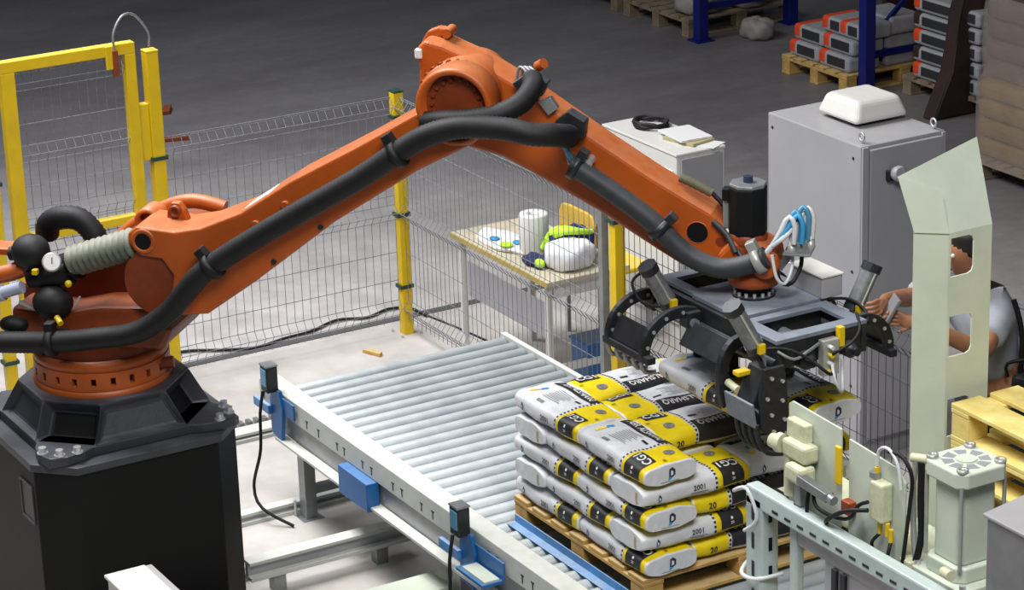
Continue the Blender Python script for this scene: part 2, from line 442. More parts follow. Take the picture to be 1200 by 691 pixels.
# grey steel upright beside the second post
t = thing('steel_upright', 'bare grey steel upright next to the yellow post by the table', 'post', (2.17, 0.0, 0))
MB().box(2.15, -0.02, 0.006, 2.19, 0.02, 1.45).build('tube', 'steel', t, bevel=0.003)
MB().box(2.10, -0.06, 0, 2.24, 0.06, 0.008).build('base_plate', 'steel', t)

# gate on the left
t = thing('safety_gate', 'yellow framed mesh gate left of the fence behind the robot', 'gate', (0, -1.9, 0))
gy0, gy1, gz0, gz1 = -2.27, -1.53, 0.15, 1.965
MB().box(-0.03, gy0, gz1 - .06, 0.03, gy1, gz1).build('top_bar', 'yellow', t, bevel=0.004)
MB().box(-0.03, gy0 + .06, 0.985, 0.03, gy1 - .06, 1.03).build('middle_bar', 'yellow', t, bevel=0.004)
MB().box(-0.03, gy0 + .06, gz0, 0.03, gy1 - .06, gz0 + .05).build('bottom_bar', 'yellow', t, bevel=0.004)
MB().box(-0.03, gy0, gz0, 0.03, gy0 + .075, gz1 - .06).build('stile', 'yellow', t, bevel=0.004)
MB().box(-0.03, gy1 - .06, gz0, 0.03, gy1, gz1 - .06).build('stile', 'yellow', t, bevel=0.004)
V, Hh = fence_wires((-0.02, gy0 + .075, 0), (-0.02, gy1 - .06, 0), 1.05, 1.89)
a = V.build('wire_mesh', 'wire', t, fix=False); a['kind'] = 'stuff'
a = Hh.build('wire_mesh', 'wire', t, fix=False); a['kind'] = 'stuff'
V, Hh = fence_wires((-0.02, gy0 + .075, 0), (-0.02, gy1 - .06, 0), 0.2, 0.97)
a = V.build('wire_mesh', 'wire', t, fix=False); a['kind'] = 'stuff'
a = Hh.build('wire_mesh', 'wire', t, fix=False); a['kind'] = 'stuff'
MB().box(0.03, gy1 - .135, 1.80, 0.055, gy1 - .105, 1.94).build('latch_switch', 'orange_dark', t, bevel=0.004)
MB().box(0.03, gy1 - .17, 1.84, 0.045, gy1 - .125, 1.965).build('latch_cover', 'yellow', t, bevel=0.004)
MB().tube([(0.045, gy1 - .12, 1.93), (0.045, gy1 - .12, 2.03), (0.03, gy1 - .06, 2.11), (0.0, gy1 + .02, 2.10), (-0.0, gy1 + .09, 2.0), (0, gy1 + .09, 1.92)], 0.007, 8, step=0.02).build('cable_loop', 'steel', t)
fence_post('tall yellow gate post on the hinge-free side of the safety gate', 0, -1.44, 1.905, clips=(0.35, 1.315), w=0.07)
t = fence_post('yellow fence post at the left edge of the picture', 0, -2.36, 1.40, clips=(0.35, 1.33), w=0.06)
MB().box(-0.03, -1.53, 1.31, 0.02, -1.475, 1.62).build('gate_hinge', 'yellow', None, bevel=0.004, label='yellow hinge block between gate frame and tall gate post', category='hinge')

# black cable lying along the fence
c = MB().tube([(-0.47, -1.35, .012), (-0.45, -1.16, .012), (-0.357, -1.0, .012), (-0.283, -.82, .012), (-.324, -.613, .012), (-.342, -.44, .012), (-.424, -.236, .012), (-.363, -.072, .012), (-.421, .1, .012), (-.362, .21, .012), (-.188, .23, .012), (.13, .28, .012), (.6, .33, .012), (1.2, .36, .012)], 0.0085, 8, step=0.03).build('floor_cable', 'rubber')
tag(c, 'black power cable snaking on the floor behind the mesh fence', 'cable')
c = MB().tube([(.9, 3.17, .01), (1.2, 3.14, .01), (1.45, 3.18, .01), (1.66, 3.13, .01), (1.95, 3.17, .01), (2.3, 3.12, .01)], .01, 8, step=.03).build('floor_cable', 'wire')
tag(c, 'grey wavy cable on the hall floor behind the person', 'cable')
# small litter on the floor
for nm, lab, p, a, m_, d in (('wood_scrap', 'small yellowish wood scrap on the floor by the conveyor end', (0.2, -0.32, 0.012), 20, 'wood', (.13, .04, .022)),
                       ('plastic_scrap', 'orange plastic strip on the hall floor, farther from the fence', (-5.26, .765, 0), 60, 'orange_dark', (.07, .2, .03)),
                       ('plastic_scrap', 'orange plastic strip on the hall floor, nearer the fence top', (-4.52, .48, 0), -20, 'orange_dark', (.06, .26, .03))):
    b = MB(); R = Matrix.Rotation(radians(a), 3, 'Z')
    b.T = Matrix.Translation(p) @ R.to_4x4()
    b.prism([(-d[0] / 2, -d[1] / 2), (d[0] / 2, -d[1] * .4), (d[0] * .4, d[1] / 2), (-d[0] * .3, d[1] * .45)], lambda u, v, w: (u, v, w), 0, d[2])
    o = b.build(nm, m_, bevel=0.003); tag(o, lab, 'scrap')

# ================================================================ roller conveyor
CX0, CX1 = 1.72, 5.5
t = CONV = thing('roller_conveyor', 'roller conveyor with dusty steel rollers under the loaded pallet', 'conveyor', (4.5, -1.0, 0))
def rail(y0, y1, top, side):
    b = MB(); b.box(CX0 - .02, y0, 0.545 if side < 0 else .55, CX1, y1, top); r = b.build('side_rail', 'rail', t, bevel=0.004)
    return r
r1 = rail(-1.685, -1.585, 0.655, -1)
r2 = rail(-0.335, -0.305, 0.603, 1)
MB().box(CX0 + .05, -1.66, 0.425, CX1, -1.63, 0.545).build('skirt_panel', 'rail_side', t, bevel=0.003)
MB().box(CX0 + .05, -0.32, 0.425, CX1, -0.285, 0.55).build('skirt_panel', 'rail_side', t, bevel=0.003)
MB().box(CX0 + .2, -1.72, 0.418, 5.5, -1.665, 0.43).build('cable_tray_edge', 'rail', t)
rm = MB().lathe((0, 0, 0), (0, 1, 0), [(0, .012), (0.004, .012), (0.004, .034), (0.012, .038), (1.228, .038), (1.236, .034), (1.236, .012), (1.24, .012)], 18).mesh('roller', 'roller')
k = 0; x = CX0 + 0.045
while x < CX1 - .04:
    o = bpy.data.objects.new('roller', rm); COL.objects.link(o); o.parent = t
    o.location = Vector((x, -1.58, 0.562)) - t.location; o.rotation_euler = (0, random.random() * 6, 0)
    s_ = MB(); jx = x + random.uniform(-.02, .02); s_.box(jx - .003, -1.687, 0.565, jx + .003, -1.684, 0.60); s_.box(jx - .012, -1.687, 0.598, jx + .012, -1.684, 0.604)
    if k % 3 != 1: s_.build('axle_slot', 'dark_steel', r1)
    x += 0.0945; k += 1
# short vertical slot marks cut in the bolt strip
for lx in (2.0, 3.55, 5.3):
    for ly in (-1.60, -0.35):
        b = MB().box(lx - .035, ly - .03, 0.012, lx + .035, ly + .03, 0.43); l = b.build('leg', 'steel', t, bevel=0.003)
        MB().box(lx - .06, ly - .055, 0.0, lx + .06, ly + .055, 0.014).build('foot_plate', 'steel', l)
        MB().cyl((lx - .045, ly - .05, 0.014), (lx - .045, ly - .05, 0.09), 0.008, n=8).build('levelling_bolt', 'bolt', l)
    MB().box(lx - .02, -1.57, 0.13, lx + .02, -0.38, 0.17).build('cross_brace', 'steel', t)
# blue motor cover under the rail
b = MB(); b.box(2.635, -1.735, 0.405, 2.925, -1.67, 0.543); b.build('drive_cover', 'blue', t, bevel=0.005)
# light barrier brackets: blue plate with an arm and a sensor head
def bracket(x, z, shelf=True):
    p = MB(); p.slab([(x - .05, -1.715, z - .26), (x + .06, -1.715, z - .27), (x + .085, -1.715, z - .10), (x + .055, -1.715, z - .02), (x - .02, -1.715, z - .02), (x - .05, -1.715, z - .08)], 0.02)
    q = p.build('sensor_bracket', 'blue', t, bevel=0.003)
    MB().box(x - .045, -1.76, z - .03, x + .03, -1.70, z + .1).build('sensor_head', 'dark_steel', q, bevel=0.006)
    MB().box(x - .03, -1.765, z + .005, x + .025, -1.758, z + .085).build('sensor_window', 'cyan_tube', q)
    MB().box(x - .045, -1.762, z + .1, x + .03, -1.698, z + .108).build('sensor_cap', 'steel', q)
    if shelf: MB().box(x + .07, -1.80, z - .145, x + .30, -1.70, z - .13).build('shelf_bracket', 'blue', q, bevel=0.003)
    if shelf: MB().box(x + .10, -1.785, z - .13, x + .29, -1.715, z - .122).build('shelf_pad', 'pale_green', q)
    MB().box(x + .05, -1.705, z - .13, x + (.31 if shelf else .19), -1.695, z - .05).build('slotted_strip', 'blue', q, bevel=0.003)
    MB().box(x - .20, -1.735, z - .16, x - .03, -1.715, z - .115).build('tie_strip', 'blue_strip', q, bevel=0.003)
    MB().tube([(x + .0, -1.77, z - .02), (x + .02, -1.80, z - .12), (x + .04, -1.82, z - .3), (x - .02, -1.84, z - .5), (x + .04, -1.83, .1), (x + .15, -1.72, .02)], 0.008, 8, step=0.03).build('sensor_cable', 'rubber', q)
bracket(1.93, 0.70, False)
bracket(3.80, 0.66)
# blue guide strip on the rollers along the pallet
g = MB(); g.box(3.76, -1.485, 0.601, 5.45, -1.437, 0.606); g.box(3.76, -1.445, 0.606, 5.45, -1.439, 0.642)
g.build('guide_strip', 'blue_strip', t, bevel=0.002)

# chain transfer tracks crossing below the conveyor
def track(lab, x0, x1, z0, z1, y0=-4.0, y1=-0.45, m_='rail'):
    tt = thing('transfer_track', lab, 'track', ((x0 + x1) / 2, y0, 0), 0, 'transfer tracks on the floor')
    xm = (x0 + x1) / 2
    MB().box(x0, y0, z0, x1, y1, z0 + .02).build('base_flange', m_, tt, bevel=0.002)
    MB().box(xm - .015, y0, z0 + .02, xm + .015, y1, z1 - .016).build('web', 'rail_side', tt)
    MB().box(x0 + .01, y0, z1 - .016, x1 - .01, y1, z1).build('top_flange', m_, tt, bevel=0.002)
    n = 3 if y1 - y0 > 1.5 else 2
    for i in range(n):
        yy = y0 + .15 + i * (y1 - y0 - .3) / (n - 1)
        if z0 > .02: MB().box(xm - .03, yy - .03, 0, xm + .03, yy + .03, z0).build('support_foot', 'steel', tt)
    return tt
track('low pale steel track on the floor, farthest left of the conveyor legs', 0.86, 0.98, 0.012, .06)
track('low pale steel track just behind the near conveyor leg', 1.86, 1.94, 0.012, .07, y1=-0.6)
track('broad pale steel track under the blue drive cover', 2.38, 2.50, 0.012, .075, y0=-2.225, y1=-1.2)
track('raised pale steel track in front of the drive cover', 2.60, 2.70, 0.10, .19, y0=-2.225, y1=-1.40)
track('pale green steel track nearest the camera under the conveyor', 3.32, 3.52, 0.10, .25, y1=-1.55, m_='pale_green')
# toothed rack strip lying on the far track
tt = thing('chain_strip', 'toothed chain strip lying along the farthest floor track', 'chain', (0.80, -1.8, 0))
b = MB(); b.box(0.78, -3.6, 0.012, 0.82, -0.6, 0.03); b.build('strip', 'steel', tt)
b = MB()
y = -3.58
while y < -0.62: b.box(0.775, y, 0.03, 0.825, y + .022, 0.055); y += 0.045
o = b.build('teeth', 'steel', tt); o['kind'] = 'stuff'

# ================================================================ robot pedestal
def octo(x0, x1, y0, y1, c):
    return [(x0 + c, y0), (x1 - c, y0), (x1, y0 + c), (x1, y1 - c), (x1 - c, y1), (x0 + c, y1), (x0, y1 - c), (x0, y0 + c)]
flat = lambda u, v, w: (u, v, w)
PX, PY, PZ = 2.56, -2.793, 1.0
t = thing('robot_pedestal', 'tall black octagonal steel pedestal carrying the orange robot', 'pedestal', (PX, PY, 0))
MB().prism(octo(2.10, 3.025, -3.255, -2.33, .145), flat, 0.02, 0.97).build('column', 'black_paint', t, bevel=0.006)
MB().prism(octo(2.08, 3.043, -3.272, -2.314, .152), flat, 0.965, 1.0).build('top_plate', 'black_cast', t, bevel=0.004)
MB().prism(octo(2.0, 3.12, -3.35, -2.24, .15), flat, 0.0, 0.02).build('foot_plate', 'black_paint', t)
b = MB(); b.grid_plate([2.70, 2.712, 2.838, 2.85], [.70, .712, .868, .88], {(1, 1)}, lambda u, v, w: (u, w, v), -3.262, -3.25)
b.build('opening_frame', 'black_cast', t, bevel=0.002)
MB().box(2.712, -3.257, .712, 2.838, -3.25, .868).build('opening_shade', 'print_black', t)  # black pane painting in the dark inside of an opening

# ================================================================ robot
RB = thing('palletizing_robot', 'large orange palletizing robot arm reaching over the bag stack', 'robot', (PX, PY, PZ), radians(44.716))
def P3(r, z, off=0.0): return (r, -off, z - PZ)
fr = lambda u, v, w: (u, -w, v - PZ)
def part(mb, name, m_, parent=None, bevel=0.0, **k): return mb.build(name, m_, parent or RB, bevel=bevel, local=True, **k)

# cast foot, square to the pedestal
iR = Matrix.Rotation(radians(-44.716), 4, 'Z')
def foot():
    bm = bmesh.new()
    lo = octo(-.41, .41, -.41, .41, .20); hi = octo(-.34, .34, -.34, .34, .19)
    v0 = [bm.verts.new((x, y, 0.045)) for x, y in lo]; v1 = [bm.verts.new((x, y, 0.20)) for x, y in hi]
    fs = [bm.faces.new((v0[i], v0[(i + 1) % 8], v1[(i + 1) % 8], v1[i])) for i in range(8)]
    bm.faces.new(v1); bm.faces.new(v0[::-1])
    bmesh.ops.recalc_face_normals(bm, faces=bm.faces)
    for i, (th, dp) in zip(range(8), ((.05, -.07), (.05, -.07)) * 4):
        if i % 2 == 0: bmesh.ops.inset_region(bm, faces=[fs[i]], thickness=0.04, depth=0.0)
    for i in (0, 2, 4, 6):
        bmesh.ops.translate(bm, verts=list({v for v in fs[i].verts}), vec=-fs[i].normal * 0.035)
    for i in (1, 3, 5, 7):
        r_ = bmesh.ops.inset_region(bm, faces=[fs[i]], thickness=0.05, depth=0.0)
        bmesh.ops.translate(bm, verts=list(fs[i].verts), vec=-fs[i].normal * 0.07); fs[i].material_index = 1  # pocket floors blackened, shade of the openings put into the colour
    bmesh.ops.transform(bm, matrix=iR, verts=bm.verts)
    me = bpy.data.meshes.new('foot_casting'); bm.to_mesh(me); bm.free(); me.materials.append(M['black_cast']); me.materials.append(M['black_paint'])
    o = bpy.data.objects.new('foot_casting', me); COL.objects.link(o); o.parent = RB; WM[o.name] = wm(RB)
    b = o.modifiers.new('bevel', 'BEVEL'); b.width = 0.012; b.segments = 2; b.limit_method = 'ANGLE'
    return o
ft = foot()
b = MB(); b.T = iR
fl_ = []
for sx, sy in ((1, -1), (1, 1), (-1, 1), (-1, -1)):
    pts = [(.30, .43), (.36, .445), (.42, .42), (.445, .36), (.43, .30)] if sx * sy > 0 else [(.43, .30), (.445, .36), (.42, .42), (.36, .445), (.30, .43)]
    fl_ += [(sx * p, sy * q) for p, q in pts] + ([(sx * .0 + .395 * (1 if (sx, sy) == (1, -1) else 0), 0)] if 0 else [])
fl_ = []
import itertools
for k in range(4):
    a = k * pi / 2
    for q in [(.405, -.22), (.43, -.27), (.447, -.35), (.425, -.425), (.35, -.447), (.27, -.43), (.22, -.405)][::-1]:
        fl_.append((q[0] * cos(a) - q[1] * sin(a), q[0] * sin(a) + q[1] * cos(a)))
b.prism(fl_, flat, 0.0, 0.045); part(b, 'bolt_flange', 'black_cast', ft, bevel=0.006)
for k in range(4):
    a = k * pi / 2
    for (bx, by) in ((.425, -.30), (.415, -.375), (.35, -.425)):
        x_, y_ = bx * cos(a) - by * sin(a), bx * sin(a) + by * cos(a)
        b = MB(); b.T = iR; b.cyl((x_, y_, .045), (x_, y_, .05), .024, n=16); b.cyl((x_, y_, .05), (x_, y_, .072), .018, n=6)
        part(b, 'anchor_bolt', 'bolt', ft, bevel=0.002)
# slewing ring with castellated rim
b = MB().lathe(P3(0, 1.20), (0, 0, 1), [(0, .25), (.10, .25), (.10, .29), (.15, .292), (.155, .27)], 40); ring = part(b, 'slewing_ring', 'orange')
NS = 22; us = []
for k in range(NS): us += [2 * pi * k / NS + d for d in (0, .105, .18)]
us.append(2 * pi)
b = MB().grid_plate(us, [.225, .245, .282, .305], {(3 * k + 1, 1) for k in range(NS)}, lambda u, v, w: (w * cos(u), w * sin(u), v), .268, .293)
part(b, 'slotted_rim', 'orange', ring)
b = MB().lathe(P3(0, 1.195), (0, 0, 1), [(0, .30), (.022, .30), (.03, .285)], 40); part(b, 'lower_rim', 'orange', ring)
part(MB().cyl(P3(.27, 1.27, .02), P3(.335, 1.275, -.0), .026, n=16), 'drain_plug', 'orange_dark', ring, bevel=0.004)
# carousel column
part(MB().lathe(P3(0, 1.345), (0, 0, 1), [(0, .275), (.07, .27), (.10, .24)], 36), 'carousel_disc', 'orange_dark')
part(MB().prism([(-.34, 1.42), (.36, 1.42), (.46, 1.56), (.47, 1.74), (.40, 1.87), (.22, 1.90), (.02, 1.70), (-.16, 1.62), (-.34, 1.60)], fr, -.27, .02), 'carousel', 'orange_dark', bevel=.02)
part(MB().prism([(-.30, 1.41), (.38, 1.41), (.43, 1.50), (.36, 1.60), (.10, 1.585), (-.05, 1.55), (-.30, 1.56)], fr, -.2, .22), 'motor_housing', 'orange_dark', bevel=.02)
hub = part(MB().cyl(P3(.405, 1.735, -.28), P3(.405, 1.735, .262), .15, n=40), 'shoulder_hub', 'orange_dark', bevel=.01)
# link arm
LA = [(0.29, 1.90), (0.293, 1.945), (0.334, 1.975), (0.42, 1.968), (0.50, 1.962), (0.617, 1.985), (0.80, 2.062), (1.018, 2.205), (1.316, 2.368), (1.57, 2.515), (1.60, 2.47),
      (1.66, 2.425), (1.74, 2.41), (1.81, 2.425), (1.80, 2.40), (1.56, 2.276), (1.201, 2.043), (0.843, 1.766), (0.622, 1.61), (0.50, 1.595), (0.462, 1.667), (0.482, 1.77), (0.436, 1.838), (0.342, 1.847)]
link = part(MB().prism(LA, fr, .03, .28), 'link_arm', 'orange', bevel=.022, segs=3)
part(MB().lathe(P3(.36, 1.912, .2), (0, -1, 0), [(0, .05), (.083, .055), (.083, .036), (.02, .034)], 24), 'pivot_boss', 'orange', link)
part(MB().cyl(P3(.36, 1.912, .25), P3(.36, 1.912, .282), .036, n=24), 'pivot_bore', 'black_paint', link)
part(MB().lathe(P3(1.722, 2.545, .15), (0, -1, 0), [(0, .15), (.005, .158), (.132, .158), (.145, .15), (.145, .132), (.085, .126), (.085, .02)], 44), 'elbow_ring', 'orange', link)
eb = part(MB().cyl(P3(1.722, 2.545, .20), P3(1.722, 2.545, .242), .124, n=40), 'elbow_cover', 'orange_dark', link, bevel=.008)
b = MB()
for k in range(18):
    a = 2 * pi * k / 18
    b.cyl(P3(1.722 + .10 * cos(a), 2.545 + .10 * sin(a), .242), P3(1.722 + .10 * cos(a), 2.545 + .10 * sin(a), .252), .009, n=6)
part(b, 'cover_bolts', 'orange_dark', link)['kind'] = 'stuff'
for r_, z_ in ((.863, 2.015), (.995, 2.105)):
    part(MB().cyl(P3(r_, z_, .27), P3(r_, z_, .295), .02, .016, n=14), 'lifting_boss', 'orange', link, bevel=.003)
for r_, z_ in ((.93, 1.86), (1.14, 2.02)):
    part(MB().cyl(P3(r_, z_, .27), P3(r_, z_, .288), .012, n=8), 'socket_bolt', 'dark_steel', link)
part(MB().slab([P3(.80, 2.066, .283), P3(.905, 2.135, .283), P3(.885, 2.165, .10), P3(.78, 2.097, .10)][::-1], .004), 'sticker', 'print_white', link) if 0 else None
stk = MB()
def onface(r, z, off): return P3(r, z, off)
a0, a1 = Vector((.80, 2.062)), Vector((1.018, 2.205)); dd = (a1 - a0).normalized(); nn = Vector((-dd.y, dd.x))
def top_pt(s_, off): q = a0 + dd * s_ + nn * .003; return P3(q.x, q.y, off)
stk.slab([top_pt(.0, .25), top_pt(.13, .25), top_pt(.13, .10), top_pt(.0, .10)], .003)
part(stk, 'sticker', 'print_white', link)
stk = MB().slab([top_pt(-.04, .25), top_pt(-.02, .25), top_pt(-.02, .16), top_pt(-.04, .16)], .003); part(stk, 'small_tag', 'print_tan', link)
b = MB().prism([(.40, 1.93), (.412, 2.005), (.43, 2.035), (.465, 2.035), (.485, 2.005), (.505, 1.95)], fr, .085, .125); lg = part(b, 'lifting_lug', 'orange', link, bevel=.006)
part(MB().lathe(P3(.448, 2.0, .12), (0, -1, 0), [(0, .026), (.02, .026), (.02, .016), (.008, .014)], 18), 'lug_eye', 'orange_dark', lg)
# far-side rod of the parallelogram
part(MB().tube([P3(.10, 1.80, -.05), P3(.20, 1.88, -.05), P3(.33, 1.955, -.05), P3(.46, 1.99, -.05), P3(.60, 1.965, -.05)], .032, 14, step=.03), 'linkage_rod', 'orange')
part(MB().lathe(P3(.30, 1.93, -.02), (0, -1, 0), [(0, .06), (.1, .06), (.11, .05), (.11, .04), (.06, .04)], 24), 'rod_bearing', 'orange', link)
# forearm
FA = [(1.50, 2.62), (1.488, 2.70), (1.526, 2.742), (1.60, 2.725), (1.746, 2.665), (1.885, 2.588), (2.023, 2.497), (2.229, 2.359), (2.436, 2.227), (2.607, 2.128), (2.693, 2.08), (2.765, 2.0), (2.795, 1.935), (2.79, 1.90),
      (2.726, 1.868), (2.622, 1.853), (2.57, 1.85), (2.466, 1.911), (2.223, 2.063), (2.014, 2.177), (1.839, 2.265), (1.70, 2.30), (1.56, 2.36), (1.49, 2.48)]
fore = part(MB().prism(FA, fr, -.16, .02), 'forearm', 'orange', bevel=.02, segs=3)
part(MB().prism([(1.86, 2.56), (2.40, 2.215), (2.55, 2.12), (2.50, 2.0), (2.24, 2.125), (1.90, 2.31)], fr, -.24, -.12), 'forearm_rib', 'orange', fore, bevel=.02)
part(MB().lathe(P3(1.69, 2.525, -.20), (0, -1, 0), [(0, .13), (.02, .145), (.20, .158), (.335, .16), (.345, .15), (.345, .1)], 44), 'elbow_hub', 'orange', fore)
b = MB()
for k in range(28):
    a = 2 * pi * k / 28
    b.cyl(P3(1.69 + .16 * cos(a), 2.525 + .16 * sin(a), .10), P3(1.69 + .16 * cos(a), 2.525 + .16 * sin(a), .125), .009, n=6)
part(b, 'hub_bolts', 'orange_dark', fore)['kind'] = 'stuff'
part(MB().prism([(1.49, 2.66), (1.487, 2.71), (1.515, 2.755), (1.56, 2.772), (1.61, 2.765), (1.612, 2.735), (1.56, 2.73), (1.545, 2.70)], fr, -.12, -.07), 'rear_lug', 'orange', fore, bevel=.008)
part(MB().cyl(P3(1.60, 2.752, -.14), P3(1.60, 2.752, -.05), .02, n=12), 'lug_pin', 'orange', fore)
part(MB().prism([(1.487, 2.665), (1.518, 2.665), (1.518, 2.705), (1.487, 2.705)], fr, -.0, .03), 'white_tag', 'print_white', fore, bevel=.006)
part(MB().lathe(P3(2.634, 1.995, -.02), (0, -1, 0), [(0, .02), (.02, .043), (.043, .043), (.043, .046), (.02, .05)], 28), 'bore_rim', 'orange', fore)
part(MB().cyl(P3(2.634, 1.995, .0), P3(2.634, 1.995, .0225), .043, n=28), 'bearing_bore', 'black_paint', fore)
part(MB().cyl(P3(2.727, 1.962, .0), P3(2.727, 1.962, .0225), .02, n=18), 'pin_bore', 'orange_dark', fore)
part(MB().cyl(P3(2.60, 1.89, .0), P3(2.60, 1.89, .0225), .017, n=18), 'pin_bore', 'black_paint', fore)
# wrist
part(MB().prism([(2.72, 1.92), (2.78, 1.985), (2.88, 1.99), (2.96, 1.95), (2.97, 1.87), (2.93, 1.82), (2.80, 1.82), (2.73, 1.87)], fr, -.10, .07), 'hand', 'orange', bevel=.02)
wr = part(MB().lathe(P3(2.857, 1.79), (0, 0, 1), [(0, .085), (.004, .10), (.03, .106), (.055, .105), (.07, .085), (.14, .08)], 40), 'wrist_flange', 'orange')
part(MB().lathe(P3(2.92, 1.90, .06), (0, -1, 0), [(0, .055), (.05, .055), (.055, .05), (.055, .02)], 28), 'hand_cap', 'orange', wr)
ad_ = part(MB().cyl(P3(2.857, 1.742), P3(2.857, 1.795), .066, n=32), 'tool_adapter', 'black_paint', wr)
part(MB().cyl(P3(2.857, 1.742), P3(2.857, 1.752), .088, n=32), 'adapter_rim', 'dark_steel', wr, bevel=.002)
b = MB()
for k in range(14):
    a = 2 * pi * k / 14; b.cyl(P3(2.857 + .075 * cos(a), 1.752, .075 * sin(a)), P3(2.857 + .075 * cos(a), 1.768, .075 * sin(a)), .008, n=6)
part(b, 'adapter_bolts', 'bolt', wr)['kind'] = 'stuff'
part(MB().lathe(P3(2.835, 1.965), (0, 0, 1), [(0, .075), (.03, .078), (.04, .07)], 28), 'motor_base', 'orange_dark')
mo = part(MB().prism([(2.835 + .078 * cos(a), .078 * sin(a)) for a in [pi / 8 + k * pi / 4 for k in range(8)]], lambda u, v, w: (u, v, w - PZ), 2.0, 2.195), 'wrist_motor', 'black_paint', bevel=.006)
part(MB().prism([(2.835 + .076 * cos(a), .076 * sin(a)) for a in [pi / 8 + k * pi / 4 for k in range(8)]], lambda u, v, w: (u, v, w - PZ), 2.195, 2.21), 'motor_cap', 'steel', mo, bevel=.004)
part(MB().cyl(P3(2.835, 2.21), P3(2.835, 2.235), .02, n=8), 'encoder_plug', 'print_navy', mo, bevel=.003)
part(MB().box(2.735, -.03, 1.135, 2.765, .02, 1.185), 'motor_connector', 'black_paint', mo, bevel=.004)
part(MB().cyl(P3(2.75, 2.14), P3(2.75, 2.02), .016, n=12), 'connector_plug', 'steel', mo)
part(MB().tube([P3(2.55, 2.20, -.05), P3(2.60, 2.18, -.05), P3(2.68, 2.14, -.05)], .018, 10, step=.01, rib=.06), 'cable_conduit', mat('olive_sleeve', '5d5a46', .7), mo)
part(MB().tube([P3(2.68, 2.14, -.05), P3(2.73, 2.09, -.04), P3(2.76, 2.02, .0), P3(2.80, 1.95, .06), P3(2.83, 1.93, .1)], .010, 8, step=.02), 'motor_cable', 'rubber', mo)
part(MB().tube([P3(2.70, 2.05, .03), P3(2.76, 2.0, .05), P3(2.80, 1.94, .08)], .012, 8, step=.02), 'motor_cable', 'rubber_grey', mo)
part(MB().tube([P3(2.75, 2.02, .0), P3(2.77, 1.97, .03), P3(2.82, 1.93, .07)], .009, 8, step=.02), 'motor_cable', 'clear_tube', mo)
# dress pack: hoses along both arms
H1 = [(-.42, 1.44), (-.296, 1.449), (-.08, 1.464), (.136, 1.494), (.331, 1.537), (.471, 1.629), (.553, 1.72), (.654, 1.826), (.848, 1.958), (1.076, 2.098), (1.336, 2.254), (1.501, 2.367), (1.627, 2.443), (1.767, 2.484), (1.94, 2.485), (2.05, 2.468)]
h1 = part(MB().tube([P3(r, z, .345) for r, z in H1] + [P3(2.12, 2.455, .30), P3(2.15, 2.43, .22), P3(2.14, 2.40, .12)], .046, 14, rib=.035, step=.0085), 'dress_hose', 'rubber')
h2 = part(MB().tube([P3(1.60, 2.475, .27), P3(1.681, 2.492, .30), P3(1.786, 2.502, .30), P3(1.907, 2.525, .28), P3(1.981, 2.56, .22), P3(2.0, 2.595, .13), P3(1.975, 2.60, .04)], .043, 14, rib=.035, step=.0085), 'dress_hose', 'rubber')
H3 = [(2.145, 2.285), (2.17, 2.271), (2.324, 2.173), (2.477, 2.061), (2.562, 1.977), (2.647, 1.915), (2.75, 1.885), (2.852, 1.906), (2.93, 1.945)]
h3 = part(MB().tube([P3(r, z, .12) for r, z in H3], .041, 14, rib=.03, step=.008), 'dress_hose', 'rubber_grey')
def clamp(r, z, off, dr, dz, rad, par, m_='rubber'):
    d = Vector((dr, 0, dz)).normalized(); c = Vector(P3(r, z, off))
    part(MB().lathe(c - d * .016, d, [(0, rad), (0, rad + .014), (.032, rad + .014), (.032, rad)], 20, cap=False), 'hose_clamp', m_, par)
    up = Vector((-d.z, 0, d.x))
    part(MB().cbox(c + up * (rad + .02), (.04, .05, .045), Matrix((d, Vector((0, 1, 0)), up)).transposed()), 'clamp_lug', m_, par, bevel=.004)
    part(MB().bar(c + Vector((0, .01, 0)), c + Vector((0, off - .0, 0)) * 1.0, .05, .03), 'clamp_bracket', m_, par)
clamp(-.06, 1.466, .345, 1, .05, .046, h1)
clamp(.686, 1.85, .345, .6, .5, .046, h1); clamp(1.501, 2.365, .345, .7, .42, .046, h1)
clamp(2.165, 2.275, .12, .8, -.5, .041, h3, 'dark_steel'); clamp(2.505, 2.036, .12, .7, -.7, .041, h3, 'dark_steel'); clamp(2.90, 1.93, .12, .8, .4, .041, h3, 'alu')
part(MB().prism([(1.90, 2.59), (1.97, 2.64), (2.05, 2.60), (2.02, 2.54), (1.93, 2.55)], fr, .015, .07), 'hose_socket', 'dark_steel', fore, bevel=.006)
part(MB().prism([(2.07, 2.44), (2.13, 2.49), (2.20, 2.45), (2.19, 2.38), (2.11, 2.37)], fr, .015, .08), 'hose_socket', 'dark_steel', fore, bevel=.006)
part(MB().prism([(2.0, 2.515), (2.05, 2.535), (2.08, 2.49), (2.04, 2.46)], fr, .015, .05), 'bracket_plate', 'steel', fore, bevel=.003)
for q, m_ in ((.02, 'cyan_tube'), (.0, 'rubber'), (-.018, 'clear_tube'), (.01, 'cyan_tube')):
    part(MB().tube([P3(2.12, 2.40 + q * .6, .13 + q), P3(2.135, 2.34 + q * .8, .13 + q), P3(2.155, 2.285 + q, .125)], .012, 8, step=.015), 'air_tube', m_, h3)
part(MB().cyl(P3(2.215, 2.29, .05), P3(2.215, 2.29, .12), .018, n=12), 'clamp_screw', 'bolt', h3)
part(MB().cyl(P3(1.985, 2.64, -.02), P3(2.015, 2.66, -.0), .022, n=10), 'cable_gland', 'orange', fore)
for q in (0, .018, .036): part(MB().tube([P3(1.90 + q, 2.59, .0), P3(1.915 + q, 2.64, .0), P3(1.945 + q, 2.63, .02), P3(1.965 + q, 2.60, .04)], .007, 8, step=.01), 'air_tube', 'steel', fore)
